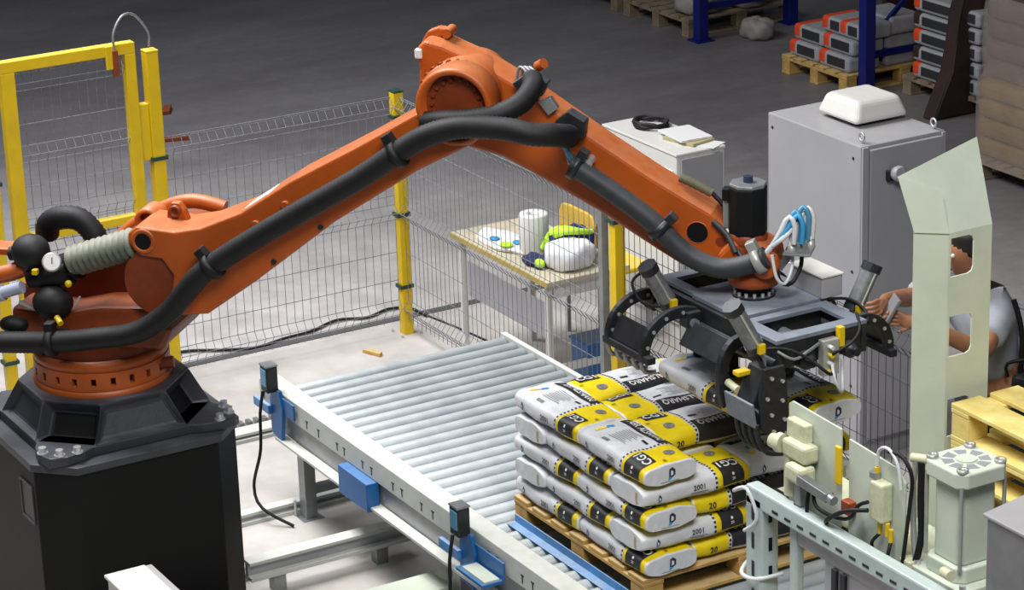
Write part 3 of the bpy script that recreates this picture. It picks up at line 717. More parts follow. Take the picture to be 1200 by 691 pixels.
# tube fan and couplings at the wrist
fan = part(MB().box(2.99, -.10, .945, 3.10, .03, .953), 'coupling_plate', 'print_grey', None, bevel=.002)
for i, (r_, z_, o_, m_) in enumerate(((3.0, 2.085, .08, 'clear_tube'), (3.02, 2.10, .05, 'cyan_tube'), (3.045, 2.11, .02, 'cyan_tube'), (3.03, 2.09, .07, 'print_blue'), (3.06, 2.10, .0, 'clear_tube'))):
    part(MB().tube([P3(2.92, 1.945, .10), P3(2.95, 1.985, .10), P3((2.95 + r_) / 2, 2.03, .09), P3(r_, z_, o_), P3(r_ + .015, z_ + .015, o_), P3(r_ + .035, z_ - .02, o_), P3(r_ + .03, 1.99, o_)], .011, 8, step=.02), 'air_tube', m_, fan)
for r_, o_ in ((3.02, .06), (3.055, .03), (3.085, .0), (3.045, -.01)):
    part(MB().lathe(P3(r_, 1.953, o_), (0, 0, 1), [(0, .018), (.03, .018), (.03, .013), (.06, .012), (.075, .008)], 12), 'coupling', 'alu', fan)
part(MB().tube([P3(2.95, 1.95, .11), P3(2.97, 1.86, .12), P3(3.0, 1.83, .1), P3(3.02, 1.88, .06), P3(3.02, 1.94, .04)], .007, 8, step=.015), 'air_tube', 'clear_tube', fan)
part(MB().tube([P3(2.95, 1.94, .09), P3(2.98, 1.84, .10), P3(3.02, 1.82, .06), P3(3.05, 1.88, .02), P3(3.05, 1.94, .01)], .009, 8, step=.015), 'air_tube', 'rubber', fan)
part(MB().bar(P3(2.96, 1.86, .0), P3(3.02, 1.945, .0), .03, .03), 'plate_arm', 'steel', fan)
# counterbalance with bellows, accumulators and gauge on the shoulder
cb = part(MB().cyl(P3(-.16, 1.70, .16), P3(.02, 1.765, .2), .062, n=28), 'counterbalance_cylinder', 'black_paint', bevel=.01)
ax = Vector(P3(.30, 1.885, .22)) - Vector(P3(-.01, 1.775, .2)); L_ = ax.length
prof = []
for i in range(23): prof.append((L_ * i / 22, (.068 if i % 2 else .048)))
part(MB().lathe(P3(-.01, 1.775, .2), ax, prof, 24), 'bellows', mat('grey_green_bellows', '6d7265', .65, 0, .15, 20, dust=.3), cb)
part(MB().ball(P3(-.19, 1.81, .2), .08, 20, (1.05, 1, .95)).cyl(P3(-.285, 1.795, .2), P3(-.25, 1.80, .2), .03, n=14), 'accumulator', 'rubber', cb)
part(MB().ball(P3(-.09, 1.605, .24), .085, 20, (1.05, .9, .85)), 'accumulator', 'rubber', cb)
part(MB().lathe(P3(-.20, 1.69, .2), Vector((.2, -.02, .05)), [(0, .045), (.1, .05), (.2, .055)], 20), 'valve_block', 'rubber', cb)
part(MB().tube([P3(-.18, 1.84, .05), P3(-.151, 1.90, .08), P3(-.08, 1.935, .1), P3(.0, 1.93, .1), P3(.06, 1.87, .1), P3(.08, 1.80, .1)], .05, 14, rib=.04, step=.009), 'dress_hose', 'rubber', cb)
gdir = Vector((.35, -.85, .38)).normalized()
gp = Vector(P3(-.05, 1.805, .30))
gg = part(MB().lathe(gp - gdir * .03, gdir, [(0, .03), (.008, .04), (.03, .041), (.034, .036)], 24), 'pressure_gauge', 'alu', cb)
part(MB().cyl(gp + gdir * .0, gp + gdir * .006, .034, n=24), 'gauge_dial', 'print_white', cb)
part(MB().bar(gp + gdir * .007 + Vector((0, 0, -.015)), gp + gdir * .007 + Vector((.004, 0, .02)), .004, .003), 'gauge_needle', 'print_black', cb)
part(MB().ball(P3(.0, 1.70, .265), .016, 12), 'yellow_cap', 'yellow', cb); part(MB().cyl(P3(-.05, 1.56, .3), P3(-.02, 1.545, .33), .013, n=10), 'yellow_cap', 'yellow', cb)
part(MB().box(-.155, -.285, .735, -.13, -.26, .76), 'yellow_cap', 'yellow', cb, bevel=.004)
part(MB().tube([P3(-.60, 1.66, .22), P3(-.33, 1.705, .22), P3(-.23, 1.735, .2)], .038, 14, step=.03), 'rear_tube', 'orange', cb)
part(MB().cyl(P3(-.45, 1.595, .27), P3(-.30, 1.645, .27), .036, n=16).cyl(P3(-.30, 1.645, .27), P3(-.21, 1.675, .27), .027, n=16), 'hydraulic_coupling', mat('pale_blue_fitting', '9aa0b4', .5), cb, bevel=.003)
part(MB().box(-.60, -.16, .77, -.25, -.05, .80), 'rear_bar', 'orange', cb, bevel=.006)
part(MB().bar(P3(-.24, 1.60, .25), P3(-.15, 1.565, .25), .012, .012), 'bleed_pipe', 'bolt', cb)
part(MB().bar(P3(.02, 1.60, .26), P3(.045, 1.645, .26), .008, .008), 'bleed_pipe', 'bolt', cb)
part(MB().ball(P3(-.27, 1.50, .26), .055, 16, (1.2, .8, .7)), 'rear_motor', 'rubber', cb)

# ================================================================ pallets
def make_pallet(label, loc, wood, lx=1.02, ly=1.02, h=0.12, boards=7, group=None, along='y'):
    """nine-block pallet; deck boards run along y (or x)"""
    t = thing('wooden_pallet', label, 'pallet', loc, 0, group)
    bt = 0.018; bh = h - 4 * bt if 0 else h - 3 * bt
    X0, Y0 = -lx / 2, -ly / 2
    def bx(name, x0, y0, z0, x1, y1, z1):
        if along == 'x': x0, y0, x1, y1 = y0 * lx / ly, x0 * ly / lx, y1 * lx / ly, x1 * ly / lx
        return MB().box(x0, y0, z0, x1, y1, z1).build(name, wood, t, bevel=0.0025, segs=1, local=True)
    for i in range(3):
        xx = X0 + i * (lx - .1) / 2
        bx('bottom_board', xx, Y0, 0, xx + .1, -Y0, bt)
        for k in range(3):
            yy = Y0 + k * (ly - .1) / 2; bx('block', xx + .002, yy + .002, bt, xx + .098, yy + .098, bt + bh)
    for k in range(3):
        yy = Y0 + k * (ly - .1) / 2; bx('stringer_board', X0, yy, bt + bh, -X0, yy + .1, 2 * bt + bh)
    bw = lx / boards * .78
    for i in range(boards):
        xx = X0 + i * (lx - bw) / (boards - 1); bx('deck_board', xx, Y0, 2 * bt + bh, xx + bw, -Y0, h)
    return t
SX, SY, SZ = 3.74, -1.43, 0.72           # near left top corner of the loaded pallet
make_pallet('wooden pallet on the rollers under the stacked cement bags', (SX + .51, SY + .505, 0.6005), 'wood', h=0.119)

# ================================================================ cement bags
BL, BW, BH = 0.515, 0.256, 0.0948
EXP = 3.3
_sec = []
def _mk():
    N = 720; pts = []
    for i in range(N + 1):
        a = pi / 2 + 2 * pi * i / N            # start at the top centre, go towards -y
        c, s_ = cos(a), sin(a)
        y = math.copysign(abs(c) ** (2 / EXP), c) * BW / 2; z = math.copysign(abs(s_) ** (2 / EXP), s_) * BH / 2
        pts.append((y, z))
    L = [0]
    for p, q in zip(pts[:-1], pts[1:]): L.append(L[-1] + math.hypot(p[0] - q[0], p[1] - q[1]))
    return pts, L
_pts, _len = _mk(); GIRTH = _len[-1]
def sec(g):
    g = g % GIRTH; lo, hi = 0, len(_len) - 1
    while hi - lo > 1:
        m = (lo + hi) // 2
        if _len[m] <= g: lo = m
        else: hi = m
    f_ = (g - _len[lo]) / max(1e-9, _len[hi] - _len[lo])
    y = _pts[lo][0] + f_ * (_pts[hi][0] - _pts[lo][0]); z = _pts[lo][1] + f_ * (_pts[hi][1] - _pts[lo][1])
    return y, z
def bag_pt(a, g, lift=0.0, seed=0.0):
    y, z = sec(g); u = abs(a) / (BL / 2)
    k = 1 - 0.05 * u ** 8; kz = 1 - 0.10 * u ** 8 + 0.03 * cos(a * 9)
    ny = math.copysign((abs(y) / (BW / 2)) ** (EXP - 1), y) / BW; nz = math.copysign((abs(z) / (BH / 2)) ** (EXP - 1), z) / BH
    l = math.hypot(ny, nz) or 1
    q = (g % GIRTH) / GIRTH * 2 * pi
    w = 0.0024 * sin(a * 31 + 2 * q + seed) + 0.0020 * sin(5 * q + a * 13 + seed * 2)
    return (a, y * k + ny / l * (lift + w), BH / 2 + z * kz + nz / l * (lift + w))
YB = BL / 2 - 0.165          # where the yellow end begins
def bag_mesh(seed):
    av = [-BL / 2, -BL / 2 + .008, -BL / 2 + .03] + [-BL / 2 + .03 + (YB + BL / 2 - .03) * i / 9 for i in range(1, 10)] + [YB + .045 * i for i in (1, 2)] + [YB + .145, BL / 2 - .008, BL / 2]
    n = 96; b = MB(); b.smooth = True
    vs = [bag_pt(a, GIRTH * i / n, 0, seed) for a in av for i in range(n)]
    for k in (0, len(av) - 1):          # round the rims a little
        for i in range(n):
            x, y, z = vs[k * n + i]; vs[k * n + i] = (x, y * .965, BH / 2 + (z - BH / 2) * .92)
    for j_ in range(len(av) - 1):
        b.cur = 1 if av[j_] >= YB - 1e-6 and j_ < len(av) - 2 else 0
    o = 0
    b.v = vs
    for j_ in range(len(av) - 1):
        for i in range(n):
            b.f.append((j_ * n + i, j_ * n + (i + 1) % n, (j_ + 1) * n + (i + 1) % n, (j_ + 1) * n + i))
            b.mi.append(1 if av[j_] >= YB - 1e-6 and j_ < len(av) - 2 else 0); b.sm.append(True)
    b.f.append(tuple(range(n))); b.mi.append(0); b.sm.append(False)
    b.f.append(tuple(range((len(av) - 1) * n, len(av) * n))); b.mi.append(0); b.sm.append(False)
    return b.mesh('sack', ['bag_white', 'bag_yellow'])
PM = ['print_black', 'print_white', 'print_grey', 'print_blue', 'print_navy', 'print_yellow', 'print_tan']
def bag_print(seed):
    b = MB(); b.smooth = True
    def patch(a0, a1, g0, g1, m_, lift=.0012, na=4, ng=8):
        lift += .0012; ng = max(ng, int(abs(g1 - g0) / .005)); na = max(na, int(abs(a1 - a0) / .02))
        b.cur = m_; b.smooth = True
        vs = [bag_pt(a0 + (a1 - a0) * i / na, g0 + (g1 - g0) * k / ng, lift, seed) for i in range(na + 1) for k in range(ng + 1)]
        b.add(vs, [(i * (ng + 1) + k, i * (ng + 1) + k + 1, (i + 1) * (ng + 1) + k + 1, (i + 1) * (ng + 1) + k) for i in range(na) for k in range(ng)])
    def words(s_, size, a, g, ua, vg, m_, lift=.0022, wide=1.0):
        lift += .0016
        """ua: sign of reading direction along the bag, vg: sign of letter-up along the girth"""
        vs, fs = text2d(s_, size); b.cur = m_; b.smooth = False
        b.add([bag_pt(a + ua * x * wide, g + vg * y, lift, seed) for x, y in vs], fs)
    def disc(a, g, r0, r1, m_, lift=.0018, n=16):
        lift += .0014
        b.cur = m_; b.smooth = False
        vs = [bag_pt(a + r * cos(2 * pi * i / n), g + r * sin(2 * pi * i / n), lift, seed) for r in (r0, r1) for i in range(n)]
        b.add(vs, [(i, (i + 1) % n, n + (i + 1) % n, n + i) for i in range(n)])
    def logo(a, g, s_, ua, vg, lift=.0028):
        """drop shaped emblem: dark crest, blue foot, pale heart"""
        def poly(pts, m_, li):
            b.cur = m_; b.smooth = False
            b.add([bag_pt(a + ua * x * s_, g + vg * y * s_, li, seed) for x, y in pts], [tuple(range(len(pts)))])
        poly([(-.1, 1.0), (.15, .8), (.45, .3), (.5, -.1), (.35, -.5), (.1, -.6), (-.3, -.55), (-.45, -.1), (-.25, .4)], 4, lift)
        poly([(-.45, -.1), (-.3, -.55), (-.45, -1.0), (.0, -.95), (.3, -.7), (.1, -.55), (-.1, -.45)], 3, lift + .0004)
        poly([(-.05, .35), (.2, .1), (.2, -.25), (-.02, -.4), (-.2, -.15), (-.15, .2)], 1, lift + .0006)
    sd = GIRTH * .25             # middle of the -y side
    # black panel with the grade, wrapping from the top on to the -y side
    patch(YB + .022, YB + .128, sd - .108, sd + .018, 0, .0012, 6, 14)
    words('CG1', .038, YB + .075, sd - .078, -1, 1, 1, .0026, 1.05)
    words('20', .012, YB + .075, sd - .004, 1, -1, 1, .0022)
    disc(YB + .075, sd - .022, .0, .006, 1, .002, 8)
    # dotted line along the edge of the yellow print
    n = 34
    for i in range(n):
        g0 = GIRTH * (i + .1) / n
        patch(YB - .012, YB - .002, g0, g0 + GIRTH / n * .5, 0, .001, 1, 1)
    # seal on the yellow top
    disc(YB + .075, -.045, .012, .024, 2); disc(YB + .075, -.045, .0, .009, 2, .0016)
    words('20', .014, YB + .14, .015, -1, 1, 0, .0018)
    # brand band on the +y edge
    patch(-BL / 2 + .035, YB - .016, -sd - .02, -sd + .10, 0, .0012, 12, 14)
    words('ABR ALSHARQ', .038, -.07, -sd + .072, 1, -1, 1, .0026, .88)
    words('20', .026, YB + .075, -sd - .004, -1, 1, 0, .0018)
    # -y side of the white part
    logo(-BL / 2 + .075, sd + .004, .019, 1, -1)
    patch(-BL / 2 + .05, -BL / 2 + .105, sd + .028, sd + .031, 2, .0014, 2, 1)
    words('2001', .022, YB - .085, sd - .002, 1, -1, 0, .0018)
    patch(YB - .125, YB - .045, sd + .016, sd + .019, 2, .0014, 3, 1); patch(YB - .125, YB - .06, sd + .023, sd + .0255, 2, .0014, 3, 1)
    # small print and swoosh on the top
    for i in range(9):
        patch(-BL / 2 + .13 + (i % 3) * .004, YB - .09 - (i * 7 % 5) * .008, .055 - i * .011, .058 - i * .011, 2, .0012, 3, 1)
    patch(-BL / 2 + .14, -BL / 2 + .19, .082, .098, 2, .0012, 2, 2); patch(YB - .075, YB - .035, -.02, -.008, 0, .0012, 2, 2)
    for i in range(5):
        patch(-BL / 2 + .05 + i * .004, -BL / 2 + .066 + i * .004, .06 - i * .016, .076 - i * .016, 5 if i < 3 else 3, .0012, 1, 2)
    # ends
    def endq(x, pts, m_):
        b.cur = m_; b.smooth = False
        b.add([(x, y, BH / 2 + z) for y, z in pts], [tuple(range(len(pts)))])
    e = BL / 2 + .0012
    endq(e, [(-.01, .020), (.004, .026), (.018, .014), (.018, -.008), (.004, -.016), (-.012, -.012)], 4)
    endq(e + .0004, [(-.012, -.012), (.004, -.016), (.012, -.010), (-.004, -.024), (-.016, -.026)], 3)
    endq(e + .0006, [(-.002, .014), (.008, .008), (.008, -.006), (-.004, -.008)], 1)
    endq(e, [(-.05, -.030), (.035, -.030), (.035, -.0325), (-.05, -.0325)], 2)
    endq(-e, [(-.085, -.024), (-.07, -.026), (-.066, .0), (-.07, .026), (-.085, .022), (-.081, .0)], 6)
    return b.mesh('printed_label', PM, fix=False)
BAGS = [(bag_mesh(s_), bag_print(s_)) for s_ in (0.0, 1.7)]
nb = 0
def bag(label, cx, cy, z0, rot, group='cement bags stacked on the pallet', tilt=0.0):
    global nb
    me, pr_ = BAGS[nb % 2]; nb += 1
    o = bpy.data.objects.new('cement_bag', None); COL.objects.link(o)
    o.empty_display_size = .05
    o.location = (cx + random.uniform(-.004, .004), cy + random.uniform(-.004, .004), z0); o.rotation_euler = (0, tilt, radians(rot + random.uniform(-1.2, 1.2)))
    tag(o, label, 'bag', group)
    for nm, m_ in (('sack', me), ('printed_label', pr_)):
        c = bpy.data.objects.new(nm, m_); COL.objects.link(c); c.parent = o
        if nm == 'printed_label': c['kind'] = 'stuff'
    return o
def lay(n): return SZ + .0005 + (n - 1) * 0.0968
XC = [SX + .257, SX + .775]; YC = [SY + .13, SY + .495, SY + .90]
# layers one, three and five: two bags lengthwise along the rail, cross bags beside them
ORD = {1: 'bottom', 2: 'second', 3: 'third', 4: 'fourth', 5: 'top'}
for n in (1, 3, 5):
    w = ORD[n] + ' layer'
    bag('white and yellow cement bag, %s, rail side, rear end of the pallet' % w, XC[0], YC[0], lay(n), 0)
    bag('white and yellow cement bag, %s, rail side, front corner of the pallet' % w, XC[1], YC[0], lay(n), 0)
    if n < 5:
        bag('yellow-ended cement bag lying crosswise in the front face, %s' % w, SX + .885, YC[1] + .01, lay(n), -90)
        bag('cement bag at the far right front corner of the stack, %s' % w, XC[1], YC[2], lay(n), 180)
        bag('cement bag at the far right rear corner of the stack, %s' % w, XC[0], YC[2], lay(n), 180)
bag('crosswise cement bag showing a black grade panel at the rear of the top layer', SX + .14, YC[1], lay(5), -90)
bag('rear one of two crosswise top bags with a long black name band', SX + .405, YC[1], lay(5), -90)
bag('front one of two crosswise top bags with a long black name band', SX + .67, YC[1], lay(5), -90)
for n in (2, 4):
    w = ORD[n] + ' layer'
    bag('white cement bag lying crosswise along the front edge, %s' % w, SX + .895, SY + .258, lay(n), 90)
    bag('white cement bag with a tan glued end at the right front, %s' % w, SX + .885, SY + .775, lay(n), 90)
    bag('cement bag lying crosswise at the rear rail-side corner, %s' % w, SX + .135, SY + .258, lay(n), 90)
    bag('white cement bag at the rear right corner, %s' % w, SX + .135, SY + .775, lay(n), 90)
    bag('cement bag lengthwise between two crosswise bags on the rail side, %s' % w, SX + .515, SY + .13, lay(n), 0)
    bag('cement bag lengthwise in the middle of the far right side, %s' % w, SX + .515, SY + .90, lay(n), 0)
    if n == 4:
        for k in (1, 2): bag('inner cement bag under the crosswise top bags, %s row from the rail' % ('second' if k == 1 else 'third'), SX + .515, SY + .13 + .26 * k, lay(n), 0)
bag('yellow-ended cement bag hanging in the gripper on the robot side', 4.54, -.925, 1.335, 0, 'cement bags held by the gripper')
bag('yellow-ended cement bag hanging in the gripper on the fence side', 4.70, -.645, 1.275, 0, 'cement bags held by the gripper')

# ================================================================ gripper
G = thing('bag_gripper', 'black pneumatic bag gripper hanging from the robot wrist', 'gripper', (4.59, -.78, 1.25))
def framed(x0, x1, y0, y1, z0, z1, hx0, hx1, hy0, hy1, name, m_):
    """plate with a rectangular window"""
    b = MB().grid_plate([x0, hx0, hx1, x1], [y0, hy0, hy1, y1], {(1, 1)}, flat, z0, z1)
    return b.build(name, m_, G, bevel=.002)
framed(4.18, 4.45, -.975, -.57, 1.725, 1.742, 4.245, 4.40, -.925, -.66, 'rear_frame_plate', 'plate_grey')
MB().box(4.45, -.985, 1.725, 4.782, -.56, 1.743).build('centre_plate', 'plate_grey', G, bevel=.002)
framed(4.79, 5.06, -1.005, -.575, 1.715, 1.732, 4.835, 5.0, -.94, -.635, 'front_frame_plate', 'plate_grey')
MB().box(4.18, -1.0, 1.60, 5.06, -.975, 1.72).build('side_beam', 'dark_steel', G, bevel=.004)
MB().box(4.18, -.60, 1.60, 5.06, -.575, 1.72).build('side_beam', 'dark_steel', G, bevel=.004)
for x in (4.19, 4.46, 4.78, 5.035): MB().box(x, -.975, 1.61, x + .02, -.60, 1.714).build('cross_beam', 'dark_steel', G, bevel=.003)
MB().cyl((4.2, -.79, 1.64), (5.04, -.79, 1.64), .028, n=16).build('push_shaft', 'plate_grey', G)
MB().cyl((4.86, -.97, 1.65), (4.93, -.65, 1.65), .035, n=16).build('air_cylinder', 'steel', G)
# bellows pads pressing on the bags from above
for x in (4.36, 4.62):
    for y in (-.90, -.66):
        MB().lathe((x, y, 1.385), (0, 0, 1), [(0, .045), (.012, .05), (.02, .03), (.03, .02), (.22, .018)], 14).build('hold_down_pad', 'rubber', G)
# front bosses
for y, r in ((-.87, .038), (-.66, .034)):
    MB().lathe((5.03, y, 1.63), (1, 0, 0), [(0, r), (.05, r), (.055, r * .8), (.07, r * .5), (.085, r * .5)], 20).build('pivot_boss', 'dark_steel', G, bevel=.002)
MB().box(5.06, -.81, 1.555, 5.10, -.735, 1.70).build('valve_block', 'alu', G, bevel=.004)
for k in range(4):
    z = 1.575 + k * .034
    MB().cyl((5.10, -.785, z), (5.125, -.785, z), .009, n=8).build('valve_fitting', 'clear_tube' if k % 2 else 'yellow', G)
MB().box(5.065, -.73, 1.66, 5.095, -.705, 1.74).build('solenoid', 'yellow', G, bevel=.003)
for pts, m_ in (([(5.12, -.785, 1.61), (5.16, -.80, 1.56), (5.15, -.76, 1.50), (5.10, -.72, 1.52), (5.07, -.70, 1.60)], 'clear_tube'),
                ([(5.12, -.785, 1.575), (5.17, -.84, 1.60), (5.12, -.90, 1.66), (5.07, -.98, 1.70), (5.0, -1.06, 1.69)], 'rubber'),
                ([(5.12, -.785, 1.65), (5.16, -.72, 1.70), (5.10, -.64, 1.72), (5.0, -.58, 1.74)], 'rubber'),
                ([(5.06, -1.0, 1.69), (5.10, -.95, 1.66), (5.10, -.88, 1.68), (5.08, -.82, 1.69)], 'steel'),
                ([(4.70, -1.0, 1.745), (4.80, -1.01, 1.755), (4.90, -1.03, 1.75), (5.0, -1.06, 1.72)], 'rubber'),
                ([(4.80, -.56, 1.74), (4.88, -.52, 1.75), (4.95, -.50, 1.72), (5.02, -.54, 1.70)], 'rubber'),
                ([(4.30, -1.10, 1.83), (4.28, -1.16, 1.78), (4.33, -1.14, 1.70), (4.37, -1.05, 1.68)], 'rubber')):
    MB().tube(pts, .0065, 8, step=.015).build('air_tube', m_, G)
# claw arms: curved black links in planes across the bags
def arc_arm(x, pts, w, th):
    """flat link of varying path in the y-z plane, width w, thickness th"""
    P = spline([(0, y, z) for y, z in pts], .02); n = len(P); lo, hi = [], []
    for i, p in enumerate(P):
        d = (P[min(i + 1, n - 1)] - P[max(i - 1, 0)]).normalized(); q = Vector((0, -d.z, d.y))
        ww = w * (1 - .25 * i / n) / 2
        lo.append(p + q * ww); hi.append(p - q * ww)
    out = [(v.y, v.z) for v in lo] + [(v.y, v.z) for v in hi[::-1]]
    return MB().prism(out, lambda u, v, ww: (x + ww, u, v), -th / 2, th / 2)
def claw(side, xs, tag_):
    s_ = side                         # -1 robot side, +1 fence side
    yc = -.79
    sc = 1.0 if s_ < 0 else .84
    def Y(d): return yc + s_ * d * sc
    sh = MB().cyl((xs[0] - .05, Y(.245), 1.655), (xs[-1] + .05, Y(.245), 1.655), .02, n=16).build('claw_shaft', 'steel', G)
    for x in xs:
        a = arc_arm(x, [(Y(.20), 1.675), (Y(.28), 1.70), (Y(.36), 1.69), (Y(.425), 1.645), (Y(.455), 1.58), (Y(.455), 1.54)], .052, .026).build('claw_arm', 'dark_steel', G, bevel=.004)
        for d, z in ((.28, 1.70), (.36, 1.69), (.42, 1.645), (.45, 1.585)):
            MB().cyl((x - .017, Y(d), z), (x + .017, Y(d), z), .008, n=8).build('bolt', 'bolt', a)
        MB().box(x - .035, min(Y(.20), Y(.27)), 1.63, x + .035, max(Y(.20), Y(.27)), 1.70).build('pivot_bracket', 'dark_steel', G, bevel=.006)
    for x0, x1 in zip(xs[:-1], xs[1:]):
        if s_ > 0 or x1 - x0 < .27: MB().slab([(x0 + .02, Y(.415), 1.65), (x1 - .02, Y(.415), 1.65), (x1 - .02, Y(.465), 1.56), (x0 + .02, Y(.465), 1.56)], .008 * s_).build('claw_panel', 'dark_steel', G, bevel=.002)
    for xa, xb in (((xs[0] - .03, xs[1] + .05),) if s_ < 0 else ((xs[0] - .03, xs[-1] + .04),)):
        MB().box(xa, min(Y(.435), Y(.475)), 1.525, xb, max(Y(.435), Y(.475)), 1.555).build('finger_bar', 'dark_steel', G, bevel=.004)
    x = xs[0]
    while x < xs[-1] + .03:
        if s_ < 0 and x < 4.56: pth = [(x, Y(.455), 1.545), (x, Y(.465), 1.51), (x, Y(.445), 1.475), (x, Y(.40), 1.465)]
        else: pth = [(x, Y(.45), 1.47), (x, Y(.45), 1.40), (x, Y(.42), 1.32), (x, Y(.35), 1.272), (x, Y(.27), 1.265)]
        if s_ < 0 and (x < 4.56 or x > 4.82): MB().tube(pth, .010, 8, step=.02).build('claw_finger', 'steel' if x < 4.56 and s_ < 0 else 'dark_steel', G)
        x += .062
    return sh
claw(-1, (4.24, 4.50), 'robot side'); claw(1, (4.30, 4.62, 4.98), 'fence side')
# hinge blocks seen at the front claw
arc_arm(4.85, [(-.99, 1.675), (-1.06, 1.67), (-1.11, 1.60), (-1.115, 1.50), (-1.10, 1.42)], .05, .03).build('claw_arm', 'dark_steel', G, bevel=.004)
fp = MB().prism([(-1.08, 1.64), (-.985, 1.64), (-.97, 1.50), (-.96, 1.35), (-1.01, 1.33), (-1.09, 1.39), (-1.10, 1.52)], lambda u, v, w: (w, u, v), 5.07, 5.09).build('front_claw_plate', 'dark_steel', G, bevel=.004)
for y_, z_ in ((-1.05, 1.60), (-1.0, 1.58), (-1.07, 1.52), (-1.0, 1.50), (-1.05, 1.45), (-.99, 1.42), (-1.04, 1.38), (-.98, 1.36)):
    MB().cyl((5.09, y_, z_), (5.10, y_, z_), .008, n=6).build('bolt', 'bolt', fp)
MB().prism([(-1.11, 1.49), (-1.05, 1.62), (-1.0, 1.62), (-.985, 1.49), (-1.05, 1.44)], lambda u, v, w: (w, u, v), 4.94, 5.05).build('claw_block', 'dark_steel', G, bevel=.006)
MB().slab([(4.88, -1.115, 1.50), (5.07, -1.115, 1.50), (5.07, -1.10, 1.40), (4.88, -1.10, 1.40)], .012).build('claw_panel', 'plate_grey', G, bevel=.003)
MB().cyl((4.87, -1.10, 1.525), (4.94, -1.10, 1.515), .016, n=12).build('damper', 'pale_cream', G)
MB().box(4.93, -1.12, 1.58, 4.97, -1.06, 1.60).build('yellow_sensor', 'yellow', G, bevel=.004)
MB().bar((4.72, -1.03, 1.60), (4.86, -1.10, 1.62), .012, .012).build('link_rod', 'steel', G)
MB().bar((4.99, -1.06, 1.69), (5.06, -1.02, 1.55), .014, .014).build('link_rod', 'dark_steel', G)
MB().cyl((4.28, -.99, 1.625), (5.05, -.99, 1.625), .03, n=16).build('rocker_tube', 'dark_steel', G)
MB().slab([(4.52, -1.03, 1.66), (4.83, -1.03, 1.66), (4.83, -1.09, 1.57), (4.52, -1.09, 1.57)], .01).build('claw_panel', 'dark_steel', G, bevel=.003)
for k in range(4):
    MB().tube([(4.93 + k * .045, -1.10, 1.41), (4.93 + k * .045, -1.09, 1.34), (4.93 + k * .045, -1.05, 1.285), (4.93 + k * .045, -.98, 1.265)], .011, 8, step=.02).build('claw_finger', 'dark_steel', G)
def air_cyl(p0, p1, r):
    p0, p1 = Vector(p0), Vector(p1); d = (p1 - p0).normalized()
    a = MB().cyl(p0, p1, r, n=20).build('clamp_cylinder', 'grimy', G, bevel=.003)
    MB().cyl(p0 - d * .012, p0 + d * .022, r * 1.16, n=8).build('cylinder_cap', 'dark_steel' , a, bevel=.003)
    MB().cyl(p1 - d * .022, p1 + d * .01, r * 1.16, n=8).build('cylinder_cap', 'dark_steel', a, bevel=.003)
    MB().cyl(p1, p1 + d * .10, r * .35, n=10).build('piston_rod', 'bolt', a)
    MB().cyl(p0 + d * .02 + Vector((r, 0, 0)), p1 - d * .02 + Vector((r, 0, 0)), .005, n=6).build('tie_rod', 'bolt', a)
    MB().box(p1.x + r, p1.y - .02, p1.z - .01, p1.x + r + .02, p1.y + .01, p1.z + .03).build('reed_switch', 'yellow', a, bevel=.003)
air_cyl((4.36, -1.135, 1.86), (4.36, -1.04, 1.69), .036)
air_cyl((5.0, -1.165, 1.885), (5.0, -1.06, 1.70), .036)
air_cyl((4.86, -.40, 1.86), (4.86, -.49, 1.70), .036)
# dusty white box on the plate
b = MB().box(4.58, -.60, 1.743, 4.80, -.50, 1.83); o = b.build('terminal_box', 'cab_grey', G, bevel=.004)
MB().box(4.575, -.605, 1.83, 4.805, -.495, 1.838).build('box_lid', 'cab_white', o, bevel=.002)

# ================================================================ pallet magazine on the right
# tall perforated guide plate with a flared top
GX = 5.60
t = thing('guide_plate', 'tall pale green perforated guide plate with a flared top', 'guide plate', (GX, -.55, 0))
y0, y1, zk = -.618, -.415, 2.237
holes = [(2.215, 2.065), (1.91, 1.75), (1.58, 1.43), (1.25, 1.10), (.92, .77), (.59, .44)]
zl = sorted([zk, .012] + [z for h_ in holes for z in h_])
b = MB().grid_plate([y0, y0 + .012, y1 - .085, y1], zl, {(1, 2 * k + 1) for k in range(len(holes))}, lambda u, v, w: (w, u, v), GX - .006, GX)
b.build('web', 'pale_green', t)
for zt, zb in holes:      # rounded right corners of the cut-outs
    for zz, s_ in ((zt, -1), (zb, 1)):
        MB().prism([(y1 - .085, zz), (y1 - .110, zz), (y1 - .0925, zz + s_ * .0075), (y1 - .085, zz + s_ * .025)], lambda u, v, w: (w, u, v), GX - .006, GX).build('corner_fillet', 'pale_green', t)
fx, fy = GX - .055, y0 - .118
MB().slab([(GX, y0, .012), (GX, y0, zk), (fx, fy, zk + .012), (fx, fy, .012)], .006).build('side_flange', 'pale_green', t)
pk0, pk1 = (GX, y0, zk), (GX, y1, zk)
tipR, tipL, mid = (5.453, -.377, 2.53), (5.491, -.773, 2.455), (5.566, -.630, 2.393)
MB().slab([pk0, pk1, tipR, tipL], .006).build('rear_flare', 'pale_green', t)
lk = (fx, fy, zk + .012)
MB().slab([pk0, lk, (tipL[0], tipL[1], tipL[2]), mid], .006).build('side_flare', 'pale_green', t)
MB().box(GX - .16, y0 - .05, .012, GX, y1 + .03, .024).build('foot_plate', 'pale_green', t)
